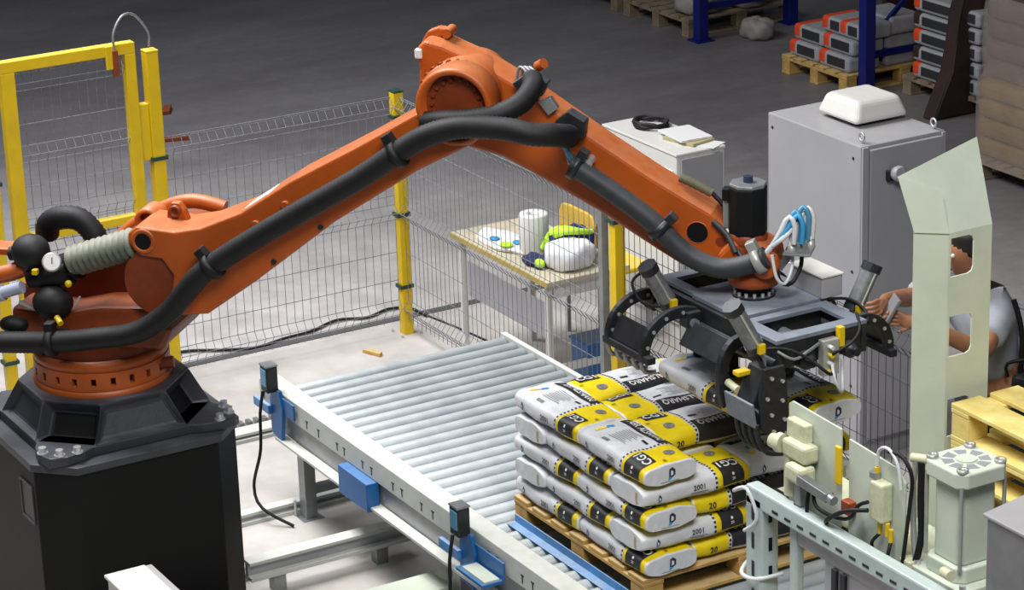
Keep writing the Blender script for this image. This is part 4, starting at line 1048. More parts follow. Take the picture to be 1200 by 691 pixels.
# stack of empty pallets
NP = 11; hp = 0.1435
pal0 = make_pallet('empty fresh pine pallet, bottom of the tall stack beside the guide plate', (6.2, -.115, .012), 'wood_new', 1.05, 1.05, hp, 6, 'stack of empty pallets', along='x')
ordn = ['bottom', 'second', 'third', 'fourth', 'fifth', 'sixth', 'seventh', 'eighth', 'third from the top', 'second from the top', 'topmost']
for k in range(1, NP):
    p = copy_tree(pal0); p.location = (6.2 + random.uniform(-.008, .008), -.115 + random.uniform(-.01, .01), .012 + k * (hp + .001))
    p['label'] = 'empty fresh pine pallet, %s of the tall stack beside the guide plate' % (ordn[k] if k > 7 else ordn[k] + ' from below')

# machine frame in the right foreground
t = FRM = thing('machine_frame', 'pale blue-grey slotted steel machine frame in the right foreground', 'frame', (6.6, -1.5, 0))
def profile(name, x0, y0, z0, x1, y1, z1): return MB().box(x0, y0, z0, x1, y1, z1).build(name, 'pale_blue', t, bevel=.008)
profile('corner_post', 5.675, -1.575, .012, 5.775, -1.50, 1.47)
profile('top_beam', 5.675, -1.575, 1.43, 6.87, -1.52, 1.505)
profile('corner_post', 6.78, -1.575, .012, 6.87, -1.50, 1.43)
profile('lower_beam', 5.775, -1.56, .70, 6.78, -1.50, .78)
profile('middle_post', 5.90, -1.545, .78, 5.945, -1.51, 1.43)
MB().box(5.70, -1.505, 1.455, 6.87, -1.46, 1.468).build('cable_channel', 'black_paint', t)
MB().box(5.70, -1.46, 1.44, 6.87, -1.20, 1.465).build('deck_plate', 'pale_cream', t, bevel=.003)
MB().box(5.945, -1.54, 1.36, 6.78, -1.53, 1.43).build('side_sheet', 'rail_side', t)
MB().box(6.10, -1.535, .78, 6.78, -1.525, 1.36).build('inner_sheet', 'rail_side', t)
MB().box(6.15, -1.548, 1.20, 6.18, -1.535, 1.35).build('inspection_slot', 'dark_steel', t, bevel=.004)
MB().box(6.20, -1.548, 1.24, 6.23, -1.535, 1.35).build('inspection_slot', 'dark_steel', t, bevel=.004)
for k in range(6):       # slots in the post and the beam
    z = 1.38 - k * .11
    MB().box(5.776, -1.545, z, 5.778, -1.53, z + .05).build('slot', 'black_paint', t)
    MB().box(5.715, -1.577, z, 5.73, -1.5745, z + .06).build('slot', 'dark_steel', t)
for k in range(13):
    x = 5.84 + k * .075
    MB().box(x, -1.577, 1.452, x + .035, -1.5745, 1.462).build('slot', 'dark_steel', t)
MB().tube([(5.62, -1.50, 1.46), (5.64, -1.60, 1.47), (5.72, -1.60, 1.505), (5.76, -1.585, 1.40), (5.69, -1.59, 1.33)], .007, 8, step=.02).build('white_hose', 'clear_tube', t)
MB().tube([(5.60, -1.48, 1.18), (5.67, -1.59, 1.16), (5.76, -1.59, 1.165), (5.80, -1.50, 1.18)], .008, 8, step=.02).build('white_hose', 'clear_tube', t)
# upright pale plates carrying valves
def upright(lab, pts, y, th=.008):
    o = MB().slab([(x, y, z) for x, z in pts], th).build('mounting_plate', 'pale_green', None, bevel=.002); tag(o, lab, 'plate'); return o
upright('pale upright plate behind the cream valve at the left end of the frame', [(5.80, 1.466), (6.105, 1.466), (6.105, 1.835), (5.82, 1.845), (5.80, 1.83)], -1.475)
upright('pale upright plate with a clipped corner, middle of the frame', [(6.15, 1.466), (6.46, 1.466), (6.46, 1.76), (6.42, 1.80), (6.15, 1.815)], -1.475)
upright('low pale green plate between the clipped plate and the big cylinder', [(6.47, 1.466), (6.62, 1.466), (6.62, 1.58), (6.47, 1.60)], -1.30)
v = thing('pneumatic_valve', 'cream pneumatic valve assembly on the leftmost upright plate', 'valve', (5.93, -1.53, 1.505))
MB().box(5.84, -1.515, 1.73, 5.95, -1.478, 1.80).build('valve_head', 'pale_cream', v, bevel=.006)
MB().box(5.85, -1.545, 1.67, 5.99, -1.48, 1.735).build('valve_body', 'pale_cream', v, bevel=.012)
MB().box(5.90, -1.57, 1.60, 6.0, -1.50, 1.665).build('valve_body', 'pale_cream', v, bevel=.014)
MB().lathe((5.84, -1.53, 1.705), (-1, -.3, 0), [(0, .034), (.02, .036), (.03, .028), (.05, .026), (.055, .018)], 16).build('union_nut', 'pale_cream', v)
MB().cyl((5.87, -1.51, 1.52), (5.87, -1.51, 1.68), .03, n=16).build('valve_stem', 'pale_cream', v)
MB().box(5.93, -1.545, 1.51, 5.965, -1.51, 1.60).build('valve_foot', 'steel', v, bevel=.004)
o = MB().bar((5.985, -1.56, 1.63), (6.15, -1.555, 1.615), .035, .034).build('actuator_bar', 'stainless', v, bevel=.003)
MB().cyl((6.15, -1.555, 1.615), (6.175, -1.555, 1.612), .018, n=10).build('actuator_plug', 'steel', o)
MB().box(6.10, -1.50, 1.64, 6.13, -1.485, 1.78).build('yellow_bracket', 'yellow', v, bevel=.004)
w2 = thing('pneumatic_valve', 'cream valve block with yellow fittings on the clipped upright plate', 'valve', (6.37, -1.51, 1.466))
MB().box(6.33, -1.525, 1.60, 6.40, -1.476, 1.74).build('valve_body', 'pale_cream', w2, bevel=.008)
for x, z in ((6.34, 1.76), (6.36, 1.57), (6.40, 1.575), (6.42, 1.56)):
    MB().cyl((x, -1.50, z - .02), (x, -1.50, z + .025), .009, n=8).build('push_fitting', 'yellow', w2)
MB().cyl((6.33, -1.50, 1.745), (6.33, -1.50, 1.765), .02, n=10).build('vent_plug', 'steel', w2)
sw = MB().box(6.15, -1.51, 1.55, 6.20, -1.476, 1.60).build('limit_switch', 'orange_dark', None, bevel=.006); tag(sw, 'small dark red limit switch between the two upright plates', 'switch')
for i, (pts, r, m_, lab) in enumerate((
        ([(6.0, -1.53, 1.60), (6.0, -1.54, 1.50), (6.0, -1.49, 1.47)], .007, 'rubber', 'straight black hose hanging below the actuator bar'),
        ([(6.05, -1.55, 1.60), (6.08, -1.56, 1.56), (6.16, -1.55, 1.55), (6.24, -1.54, 1.57), (6.28, -1.53, 1.63), (6.33, -1.53, 1.66)], .007, 'rubber', 'black hose looping from the actuator bar to the valve block'),
        ([(6.34, -1.50, 1.79), (6.35, -1.50, 1.85), (6.40, -1.50, 1.87), (6.45, -1.50, 1.83), (6.47, -1.50, 1.75)], .006, 'clear_tube', 'milky air tube arching over the clipped plate'),
        ([(6.40, -1.50, 1.86), (6.46, -1.49, 1.86), (6.50, -1.48, 1.80), (6.49, -1.48, 1.68), (6.47, -1.49, 1.47)], .007, 'rubber', 'black hose dropping behind the clipped plate'),
        ([(6.33, -1.53, 1.63), (6.24, -1.56, 1.60), (6.14, -1.56, 1.53), (6.08, -1.50, 1.47)], .008, 'rubber', 'thick black hose running down left from the valve block'),
        ([(6.36, -1.50, 1.55), (6.33, -1.51, 1.51), (6.31, -1.49, 1.47)], .006, 'rubber', 'short black hose under the left yellow fitting'),
        ([(6.42, -1.50, 1.54), (6.43, -1.52, 1.50), (6.40, -1.49, 1.47)], .007, 'rubber', 'short black hose under the right yellow fitting'),
        ([(5.92, -1.53, 1.52), (5.93, -1.54, 1.49), (5.88, -1.49, 1.47)], .006, 'rubber', 'short black hose under the cream valve'))):
    o = MB().tube(pts, r, 8, step=.015).build('air_hose', m_); tag(o, lab, 'hose')
# big pneumatic cylinder standing on the deck
cx, cy, cz = 6.63, -1.36, 1.465
c = thing('pneumatic_cylinder', 'large upright grey pneumatic cylinder with square end caps', 'cylinder', (cx, cy, cz))
sq = lambda s_, ch: octo(cx - s_, cx + s_, cy - s_, cy + s_, ch)
MB().prism(octo(cx - .14, cx + .14, cy - .12, cy + .12, .02), flat, cz, cz + .02).build('mounting_flange', 'pale_green', c, bevel=.004)
MB().prism(sq(.098, .03), flat, cz + .02, cz + .075).build('lower_cap', 'pale_green', c, bevel=.006)
MB().prism(sq(.078, .022), flat, cz + .075, cz + .36).build('barrel', 'pale_green', c, bevel=.008)
tp = MB().prism(sq(.105, .03), flat, cz + .36, cz + .415).build('upper_cap', 'pale_green', c, bevel=.006)
for sx in (-1, 1):
    for sy in (-1, 1):
        MB().cyl((cx + sx * .089, cy + sy * .089, cz + .07), (cx + sx * .089, cy + sy * .089, cz + .37), .007, n=8).build('tie_rod', 'alu', c)
        MB().lathe((cx + sx * .078, cy + sy * .078, cz + .415), (0, 0, 1), [(0, .02), (.012, .02), (.012, .012), (.004, .01)], 12).build('cap_screw', 'alu', tp)
        MB().cyl((cx + sx * .118, cy + sy * .10, cz + .02), (cx + sx * .118, cy + sy * .10, cz + .034), .012, n=6).build('anchor_bolt', 'bolt', c)
MB().cyl((cx, cy, cz + .415), (cx, cy, cz + .421), .035, n=24).build('cap_boss', 'pale_green', tp)
for k in range(8):       # cast pockets between ribs on the cap
    a = 2 * pi * k / 8 + pi / 8
    q = [(cx + r * cos(a + d), cy + r * sin(a + d)) for r, d in ((.044, -.27), (.082, -.27), (.082, .27), (.044, .27))]
    MB().prism(q, flat, cz + .412, cz + .4165).build('cap_pocket', 'rail_side', tp)
MB().cyl((cx - .105, cy - .06, cz + .39), (cx - .17, cy - .09, cz + .385), .016, n=12).build('port_fitting', 'pale_cream', c)
MB().tube([(cx - .15, cy - .085, cz + .38), (cx - .16, cy - .09, cz + .30), (cx - .15, cy - .09, cz + .10), (cx - .13, cy - .09, cz + .01)], .011, 8, step=.03).build('supply_tube', 'alu', c)
MB().tube([(cx - .13, cy - .08, cz + .38), (cx - .125, cy - .085, cz + .25), (cx - .12, cy - .085, cz + .10), (cx - .13, cy - .10, cz + .02)], .012, 8, step=.03).build('supply_hose', 'rubber', c)
MB().box(cx - .18, cy - .13, cz + .0, cx - .12, cy - .08, cz + .03).build('quick_coupling', 'pale_cream', c, bevel=.006)
o = MB().cyl((cx + .10, cy - .165, 1.56), (cx + .15, cy - .175, 1.565), .018, n=12).build('hose_coupling', 'pale_cream'); tag(o, 'cream hose coupling between the big cylinder and the steel box', 'coupling')
# stainless box at the right edge
t = thing('control_box', 'dull stainless control box cut by the right edge of the picture', 'box', (7.25, -1.45, 0))
MB().prism([(6.98, -1.56), (7.5, -1.56), (7.5, -1.15), (6.90, -1.15)], flat, 1.0, 1.855).build('housing', 'stainless', t, bevel=.006)
MB().prism([(6.97, -1.57), (7.51, -1.57), (7.51, -1.14), (6.885, -1.14)], flat, 1.855, 1.868).build('lid', 'cab_grey', t, bevel=.004)
MB().box(7.15, -1.45, .012, 7.35, -1.30, 1.0).build('stand', 'stainless', t, bevel=.004)

# pale box in the left foreground
t = thing('cable_box', 'small white sheet-metal box in front of the black pedestal', 'box', (3.75, -3.13, 0))
MB().box(3.575, -3.225, .012, 4.2, -3.04, .735).build('housing', 'cab_white', t, bevel=.004)
MB().box(3.565, -3.235, .735, 4.2, -3.06, .75).build('lid', 'cab_white', t, bevel=.003)
MB().box(3.565, -3.06, .735, 4.2, -3.03, .744).build('cover_strip', 'cab_grey', t, bevel=.002)

# ================================================================ electrical cabinets behind the fence
def cabinet(name, lab, x0, x1, y0, y1, z1, side_m, front_m, plinth=.1):
    t = thing(name, lab, 'cabinet', ((x0 + x1) / 2, (y0 + y1) / 2, 0))
    MB().box(x0 + .02, y0 + .02, 0.0, x1 - .02, y1 - .02, plinth).build('plinth', side_m, t)
    MB().box(x0, y0, plinth, x1, y1, z1).build('body', side_m, t, bevel=.006)
    return t
t = cabinet('controller_cabinet', 'white controller cabinet with a cable coil and papers on top', .22, .985, 1.21, 1.53, 1.085, 'cab_white', 'cab_grey')
MB().box(.215, 1.205, 1.085, .99, 1.535, 1.1).build('lid', 'cab_white', t, bevel=.004)
d = MB().box(.985, 1.235, .12, .999, 1.51, 1.07).build('door', 'cab_grey', t, bevel=.004)
MB().box(.999, 1.25, .55, 1.012, 1.265, .68).build('handle', 'dark_steel', d, bevel=.003)
MB().box(.26, 1.203, .94, .30, 1.21, 1.02).build('label_plate', 'print_grey', t)
MB().box(.25, 1.203, .15, .955, 1.21, 1.0).build('side_panel', 'cab_white', t, bevel=.003)
o = MB(); cc = (.43, 1.40, 1.113)
pts = []
for k in range(60):
    a = 2 * pi * k / 20; r = .105 + .006 * sin(k * 1.3)
    pts.append((cc[0] + r * cos(a), cc[1] + r * .9 * sin(a), cc[2] + .0085 * k / 20 + .003 * sin(k * 2.1)))
o = MB().tube(pts, .011, 6, step=.02).build('cable_coil', 'rubber'); tag(o, 'black cable coil lying on the white controller cabinet', 'cable')
for lab, z, a, d_, cx_, cy_ in (('wad of brown-edged papers under the white sheets on the cabinet', 1.1005, 12, (.24, .17, .018), .79, 1.42), ('white paper sheets on top of the wad on the cabinet', 1.119, -4, (.27, .2, .012), .74, 1.43), ('loose white paper sheet hanging over the cabinet edge', 1.1005, 28, (.12, .14, .004), .93, 1.47)):
    b = MB(); b.T = Matrix.Translation((cx_, cy_, z)) @ Matrix.Rotation(radians(a), 4, 'Z'); b.box(-d_[0] / 2, -d_[1] / 2, 0, d_[0] / 2, d_[1] / 2, d_[2])
    o = b.build('paper_stack', 'print_white' if z > 1.11 else ('print_tan' if d_[2] > .01 else 'print_white'), bevel=.001, segs=1); tag(o, lab, 'paper')
X0, X1, Y0, Y1, ZT = 2.17, 2.945, .99, 1.50, 1.65
t = cabinet('electrical_cabinet', 'tall light grey electrical cabinet with a white roof hood', X0, X1, Y0, Y1, ZT, 'cab_grey', 'cab_grey')
d = MB().box(X1, Y0 + .045, .12, X1 + .02, Y1 - .03, ZT - .02).build('door', 'cab_grey', t, bevel=.004)
MB().box(X1, Y0 + .003, .1, X1 + .012, Y0 + .04, ZT - .005).build('hinge_rail', 'cab_grey', t, bevel=.003)
MB().box(X1, Y1 - .025, .1, X1 + .012, Y1 - .002, ZT - .005).build('edge_rail', 'cab_grey', t, bevel=.003)
h = MB().box(X1 + .02, 1.12, 1.46, X1 + .05, 1.21, 1.52).build('rotary_switch', 'dark_steel', d, bevel=.01)
MB().lathe((X1 + .05, 1.165, 1.50), (1, 0, .2), [(0, .035), (.03, .04), (.04, .03)], 16).build('switch_knob', 'cab_grey', h)
MB().prism([(-.17, -.17), (.17, -.17), (.17, .17), (-.17, .17)], lambda u, v, w: (2.53 + u * (1 if w == 0 else .78), 1.31 + v * (1 if w == 0 else .78), ZT + .02 + w), 0, .11).build('roof_hood', 'cab_white', t, bevel=.03, segs=4)
MB().box(2.42, 1.2, ZT, 2.64, 1.42, ZT + .03).build('hood_neck', 'dark_steel', t)
for x, y in ((X1 - .05, Y0 + .04), (X0 + .04, Y1 - .04), (X1 - .04, Y1 - .04)):
    MB().tube([(x + .02 * cos(a), y, ZT + .035 + .02 * sin(a)) for a in [2 * pi * k / 14 for k in range(14)]], .006, 6, closed=True).build('eye_bolt', 'bolt', t)
for z in (1.58, 1.0, .4):
    MB().cyl((X0 + .04, Y0 - .003, z), (X0 + .04, Y0 + .004, z), .008, n=8).build('panel_screw', 'dark_steel', t)
    MB().cyl((X1 - .06, Y0 - .003, z), (X1 - .06, Y0 + .004, z), .008, n=8).build('panel_screw', 'dark_steel', t)

# ================================================================ table behind the fence
t = thing('work_table', 'wooden-topped school-type table with a pale front panel behind the fence', 'table', (.98, .33, 0))
TX0, TX1, TY0, TY1, TZ = .455, 1.50, .065, .575, .73
MB().box(TX0, TY0, TZ - .028, TX1, TY1, TZ).build('table_top', mat('pale_laminate', 'bcb39c', .5, 0, .1, 9), t, bevel=.003)
MB().box(TX0 - .002, TY0 - .004, TZ - .03, TX1 + .002, TY0, TZ - .002).build('edge_band', mat('oak_edge', 'b09a4e', .55, 0, .15, 12), t)
for x in (TX0 + .06, TX1 - .06):
    for y in (TY0 + .04, TY1 - .04):
        MB().box(x - .016, y - .016, .0, x + .016, y + .016, TZ - .028).build('leg', 'cab_white', t, bevel=.003)
MB().box(TX0 + .1, TY0 + .045, .38, TX1 - .08, TY0 + .055, .58).build('front_panel', 'cab_grey', t, bevel=.002)
for x in (TX1 - .05,):
    MB().box(x - .012, TY0 + .06, .2, x + .012, TY1 - .06, .24).build('side_rail', 'cab_white', t)
    MB().box(x - .012, TY0 + .06, .62, x + .012, TY1 - .06, .69).build('side_rail', 'cab_white', t)
# things on the table
o = MB().lathe((1.02, .27, TZ + .001), (0, 0, 1), [(0, .075), (.01, .08), (.21, .08), (.218, .075), (.218, .02), (.16, .018)], 28).build('paper_roll', 'print_white'); tag(o, 'upright white paper roll in the middle of the table', 'roll')
def lump(name, lab, cat, c, dims, m_, seed, rough=.18, parts=()):
    b = MB(); rnd = random.Random(seed); ph = [rnd.uniform(0, 6) for _ in range(6)]
    n, m = 28, 14; vs = []
    for j in range(m + 1):
        th = pi * j / m
        for i in range(n):
            a = 2 * pi * i / n
            k = 1 + rough * (.5 * sin(3 * a + ph[0]) * sin(2 * th + ph[1]) + .4 * sin(5 * a + ph[2] + 3 * th) + .3 * sin(7 * a - 4 * th + ph[3]))
            ct = math.copysign(abs(cos(th)) ** .7, cos(th)); st = abs(sin(th)) ** .6
            vs.append((c[0] + dims[0] * k * st * cos(a), c[1] + dims[1] * k * st * sin(a), max(c[2], c[2] + dims[2] * (1 + ct * k) / 2 - .01)))
    b.smooth = True; b.add(vs, [(j * n + i, (j + 1) * n + i, (j + 1) * n + (i + 1) % n, j * n + (i + 1) % n) for j in range(m) for i in range(n)])
    o = b.build(name, m_, bevel=0); tag(o, lab, cat); return o
M['cloth_white'] = mat('white_plastic_bag', 'dcdde2', .55, 0, .06, 10, bump=.4, bscale=25)
M['lime'] = mat('lime_fabric', 'b4e02a', .7, 0, .12, 20); M['navy_cloth'] = mat('navy_fabric', '1c2550', .8, 0, .1, 20)
o = lump('flat_sack', 'flat white sack with blue and green print lying on the table', 'sack', (.80, .21, TZ + .001), (.23, .11, .045), 'cloth_white', 3, .10)
for (px, py, m_, r) in ((.80, .15, 'print_blue', .035), (.93, .22, 'print_blue', .035), (.93, .15, 'lime', .045)):
    b = MB(); b.ball((px, py, TZ + .04), r, 12, (1, .8, .22)); b.build('printed_patch', m_, o)
lump('plastic_bag', 'crumpled white plastic bag at the near end of the table', 'bag', (1.33, .30, TZ + .001), (.125, .14, .15), 'cloth_white', 5, .10)
o = lump('work_vest', 'lime and navy work vest bundled beside the white plastic bag', 'vest', (1.20, .40, TZ + .001), (.11, .12, .17), 'navy_cloth', 9, .2)
for k in range(4):
    MB().tube([(1.13 + k * .03, .26 + k * .02, TZ + .05 + k * .03), (1.17 + k * .03, .30, TZ + .15 + k * .006), (1.23 + k * .02, .36, TZ + .17), (1.27, .42 + k * .02, TZ + .14)], .018, 8, step=.02).build('lime_band', 'lime', o)
o = lump('cloth_rag', 'dark navy and lime rag hanging at the table front', 'cloth', (1.21, .17, TZ + .001), (.085, .06, .06), 'navy_cloth', 12, .25)
MB().ball((1.28, .15, TZ + .03), .04, 12, (1, .7, .6)).build('lime_end', 'lime', o)
# chair with a yellow shell
t = thing('chair', 'chair with a rounded yellow back behind the table', 'chair', (.72, .78, 0))
MB().prism([(-.19, .50), (.19, .50), (.19, .74), (.16, .79), (.10, .80), (-.10, .80), (-.16, .79), (-.19, .74)], lambda u, v, w: (.68 + u, .74 + w, v), 0, .02).build('backrest', mat('yellow_ply', 'c9a53c', .5, 0, .1, 8), t, bevel=.008)
MB().box(.49, .76, .42, .87, 1.12, .45).build('seat', 'yellow', t, bevel=.01)
for x in (.51, .85):
    for y in (.78, 1.10): MB().cyl((x, y, 0), (x, y, .42 if y > 1 else .74), .012, n=10).build('leg', 'steel', t)
o = MB(); o.box(1.28, .33, .0, 1.46, .50, .30); o.box(1.27, .32, .30, 1.47, .51, .32); o = o.build('blue_crate', 'blue', bevel=.006); tag(o, 'blue plastic crate on the floor under the table', 'crate')

# ================================================================ person at the fence
def skin_mesh(name, m_, nodes, edges, parent=None, sub=2, root=0):
    """nodes: {key: ((x, y, z), radius)}"""
    keys = list(nodes); idx = {k: i for i, k in enumerate(keys)}
    me = bpy.data.meshes.new(name)
    off = Vector(wm(parent).translation) if parent is not None else Vector((0, 0, 0))
    me.from_pydata([tuple(Vector(nodes[k][0]) - off) for k in keys], [(idx[a], idx[b]) for a, b in edges], [])
    me.materials.append(M[m_])
    o = bpy.data.objects.new(name, me); COL.objects.link(o)
    if parent is not None: o.parent = parent; WM[o.name] = wm(parent)
    s = o.modifiers.new('skin', 'SKIN'); s.use_smooth_shade = True; s.branch_smoothing = .4
    for k in keys:
        r = nodes[k][1]; r = r if isinstance(r, tuple) else (r, r)
        me.skin_vertices[0].data[idx[k]].radius = r
    for i, sv in enumerate(me.skin_vertices[0].data): sv.use_root = (i == root)
    if sub: u = o.modifiers.new('sub', 'SUBSURF'); u.levels = sub; u.render_levels = sub
    return o
pt = thing('person', 'person in a pale grey T-shirt leaning over the fence, holding a grey device', 'person', (4.34, .66, 0))
N = {'pelvis': ((4.35, .69, .94), (.10, .09)), 'spine': ((4.34, .68, 1.12), (.10, .08)), 'chest': ((4.32, .62, 1.27), (.10, .08)), 'neck0': ((4.33, .56, 1.42), .06), 'neck': ((4.345, .52, 1.49), .052),
     'jaw': ((4.36, .475, 1.55), (.062, .066)), 'head': ((4.375, .465, 1.62), (.076, .088)), 'crown': ((4.38, .475, 1.69), (.06, .07)), 'nose': ((4.365, .375, 1.605), .014),
     'rs': ((4.16, .56, 1.36), .042), 're': ((4.15, .32, 1.37), .045), 'rw': ((4.34, .07, 1.47), .03), 'rp': ((4.385, .02, 1.475), (.022, .036)),
     'ls': ((4.49, .57, 1.35), .042), 'le': ((4.65, .36, 1.265), .046), 'lw': ((4.54, .11, 1.41), .031), 'lp': ((4.49, .065, 1.425), (.022, .036)),
     'rh': ((4.25, .70, .90), .095), 'rk': ((4.24, .66, .50), .065), 'ra': ((4.23, .72, .10), .045), 'rt': ((4.22, .60, .04), .035),
     'lh': ((4.45, .70, .90), .095), 'lk': ((4.47, .67, .50), .065), 'la': ((4.48, .73, .10), .045), 'lt': ((4.47, .61, .04), .035)}
E_ = [('pelvis', 'spine'), ('spine', 'chest'), ('chest', 'neck0'), ('neck0', 'neck'), ('neck', 'jaw'), ('jaw', 'head'), ('head', 'crown'), ('chest', 'rs'), ('rs', 're'), ('re', 'rw'), ('rw', 'rp'),
      ('chest', 'ls'), ('ls', 'le'), ('le', 'lw'), ('lw', 'lp'), ('pelvis', 'rh'), ('rh', 'rk'), ('rk', 'ra'), ('ra', 'rt'), ('pelvis', 'lh'), ('lh', 'lk'), ('lk', 'la'), ('la', 'lt')]
N.pop('nose')
def fingers(pre, p, fwd, side, up):
    p, fwd, side, up = Vector(p), Vector(fwd).normalized(), Vector(side).normalized(), Vector(up).normalized()
    for i, (o_, L) in enumerate(((-.027, .062), (-.009, .07), (.009, .067), (.027, .054))):
        a = p + fwd * .035 + side * o_; b = a + fwd * L * .55 - up * .006; c = b + fwd * L * .25 - up * L * .45
        for k, q, r in (('a', a, .0095), ('b', b, .009), ('c', c, .0075)): N['%s%d%s' % (pre, i, k)] = (tuple(q), r)
        E_.extend([(pre + 'p', '%s%da' % (pre, i)), ('%s%da' % (pre, i), '%s%db' % (pre, i)), ('%s%db' % (pre, i), '%s%dc' % (pre, i))])
    a = p + side * -.034 - fwd * .005 - up * .008; b = a + fwd * .035 - side * .012 - up * .022
    N[pre + 'ta'] = (tuple(a), .0105); N[pre + 'tb'] = (tuple(b), .0085)
    E_.extend([(pre + 'p', pre + 'ta'), (pre + 'ta', pre + 'tb')])
fingers('r', N['rp'][0], (.45, -.85, -.05), (-.3, -.15, .9), (.85, .45, .1))
fingers('l', N['lp'][0], (-.7, -.65, .1), (-.1, .1, .9), (-.6, .7, .1))
body = skin_mesh('body', 'skin', N, E_, pt)
sh = {'a': ((4.35, .69, .96), (.15, .125)), 'b': ((4.34, .68, 1.12), (.145, .122)), 'c': ((4.32, .62, 1.29), (.16, .135)), 'd': ((4.33, .565, 1.41), .085),
      'rs': ((4.16, .56, 1.37), .09), 'r1': ((4.153, .42, 1.37), .076), 'r2': ((4.15, .355, 1.37), .072), 'ls': ((4.49, .57, 1.36), .095), 'l1': ((4.56, .47, 1.31), .080), 'l2': ((4.60, .42, 1.29), .076)}
skin_mesh('shirt', 'shirt', sh, [('a', 'b'), ('b', 'c'), ('c', 'd'), ('c', 'rs'), ('rs', 'r1'), ('r1', 'r2'), ('c', 'ls'), ('ls', 'l1'), ('l1', 'l2')], pt)
tr = {'p': ((4.35, .69, .95), (.15, .125)), 'rh': ((4.25, .70, .86), .105), 'rk': ((4.24, .66, .50), .08), 'ra': ((4.23, .72, .12), .06), 'lh': ((4.45, .70, .86), .105), 'lk': ((4.47, .67, .50), .08), 'la': ((4.48, .73, .12), .06)}
skin_mesh('trousers', 'trousers', tr, [('p', 'rh'), ('rh', 'rk'), ('rk', 'ra'), ('p', 'lh'), ('lh', 'lk'), ('lk', 'la')], pt)
b = MB()
hc = Vector((4.38, .485, 1.645))
vs = []
n, m = 20, 10
for j in range(m + 1):
    th = radians(118) * j / m
    for i in range(n):
        a = 2 * pi * i / n; r = .098
        v = Vector((sin(th) * cos(a) * .86, sin(th) * sin(a) * 1.0, cos(th))) * r
        if sin(a) < -.2 and th > radians(62): v = v * .86        # hairline above the face
        vs.append(tuple(hc + v))
b.smooth = True; b.add(vs, [(j * n + i, (j + 1) * n + i, (j + 1) * n + (i + 1) % n, j * n + (i + 1) % n) for j in range(m) for i in range(n)])
b.build('hair', 'hair', pt)
for s_ in (-1, 1):
    MB().ball((4.37 + s_ * .083, .49, 1.60), .024, 10, (.4, .8, 1.2)).build('ear', 'skin', pt)
    MB().ball((4.37 + s_ * .03, .382, 1.622), .010, 10).build('eye', 'print_white', pt)
MB().ball((4.367, .372, 1.595), .017, 10, (.8, 1, 1.3)).build('nose', 'skin', pt)
MB().ball((4.367, .388, 1.555), .02, 10, (1.2, .4, .4)).build('mouth', 'orange_dark', pt)
for s_ in ('r', 'l'):
    a = Vector(N[s_ + 'a'][0]); q = Vector(N[s_ + 't'][0])
    MB().ball((a + q) / 2 + Vector((0, -.01, -.012)), .05, 14, (1, 2.4, .95)).build('shoe', 'rubber', pt)
MB().tube([(4.50, .64, 1.40), (4.53, .66, 1.28), (4.535, .665, 1.12), (4.53, .66, 1.0)], .012, 8, step=.03).build('strap', 'rubber', pt)
o = MB(); o.T = Matrix.Translation((4.43, .03, 1.44)) @ Matrix.Rotation(radians(-25), 4, 'Z') @ Matrix.Rotation(radians(-30), 4, 'X'); o.box(-.05, -.02, -.06, .05, -.002, .08); o = o.build('handheld_device', 'print_grey', bevel=.006); tag(o, 'grey handheld device between the person\'s hands', 'device')
t = thing('shoulder_bag', 'black shoulder bag with tangled straps at the person\'s hip', 'bag', (4.55, .72, .93))
MB().cbox((4.56, .74, 1.0), (.16, .22, .14), Matrix.Rotation(radians(20), 3, 'Z')).build('pouch', 'rubber', t, bevel=.03, segs=3)
for k in range(5):
    MB().tube([(4.50 + k * .03, .62 + k * .04, 1.05), (4.52 + k * .03, .60 + k * .05, 1.12), (4.58, .70 + k * .03, 1.13 + .01 * k), (4.60, .78 + k * .03, 1.04)], .008, 6, step=.02).build('loose_strap', 'rubber', t)

# ================================================================ background: pallet rack and goods
t = thing('pallet_rack', 'blue steel pallet rack at the far right of the hall', 'rack', (-3.6, 5.6, 0))
def upright_(x, y):
    u = MB().box(x - .045, y - .045, .01, x + .045, y + .045, 3.2).build('upright', 'rack_blue', t, bevel=.004)
    MB().box(x - .08, y - .08, 0, x + .08, y + .08, .012).build('foot_plate', 'rack_blue', u)
for x, y in ((-4.64, 5.13), (-2.58, 5.22), (-4.70, 6.05), (-2.70, 6.2)): upright_(x, y)
MB().box(-4.70, 5.17, .24, -4.65, 6.0, .29).build('side_brace', 'rack_blue', t); MB().box(-2.70, 5.29, .24, -2.65, 6.15, .29).build('side_brace', 'rack_blue', t)
MB().bar((-2.67, 5.3, .35), (-2.67, 6.15, 1.1), .03, .03).build('diagonal_brace', 'rack_blue', t)
MB().box(-4.64, 6.0, 1.6, -2.66, 6.06, 1.7).build('beam', 'rack_blue', t); MB().box(-4.6, 5.08, 1.6, -2.68, 5.13, 1.7).build('beam', 'rack_blue', t)
p1 = make_pallet('low grey pallet at the top edge left of the white sack pallet', (-6.45, 5.66, 0), 'wood_old', 1.15, 1.1, .145, 7, 'background pallets')
p2 = make_pallet('grey weathered pallet carrying white sacks left of the rack post', (-5.26, 5.62, 0), 'wood_old', .98, 1.05, .15, 7, 'background pallets')
p3 = make_pallet('light wooden pallet with orange-ended bags by the blue post', (-3.05, 5.63, 0), 'wood', .82, 1.1, .145, 6, 'background pallets')
p4 = make_pallet('wooden pallet in the shade right of the blue post', (-1.95, 5.95, 0), 'wood_old', 1.0, 1.0, .145, 6, 'background pallets')
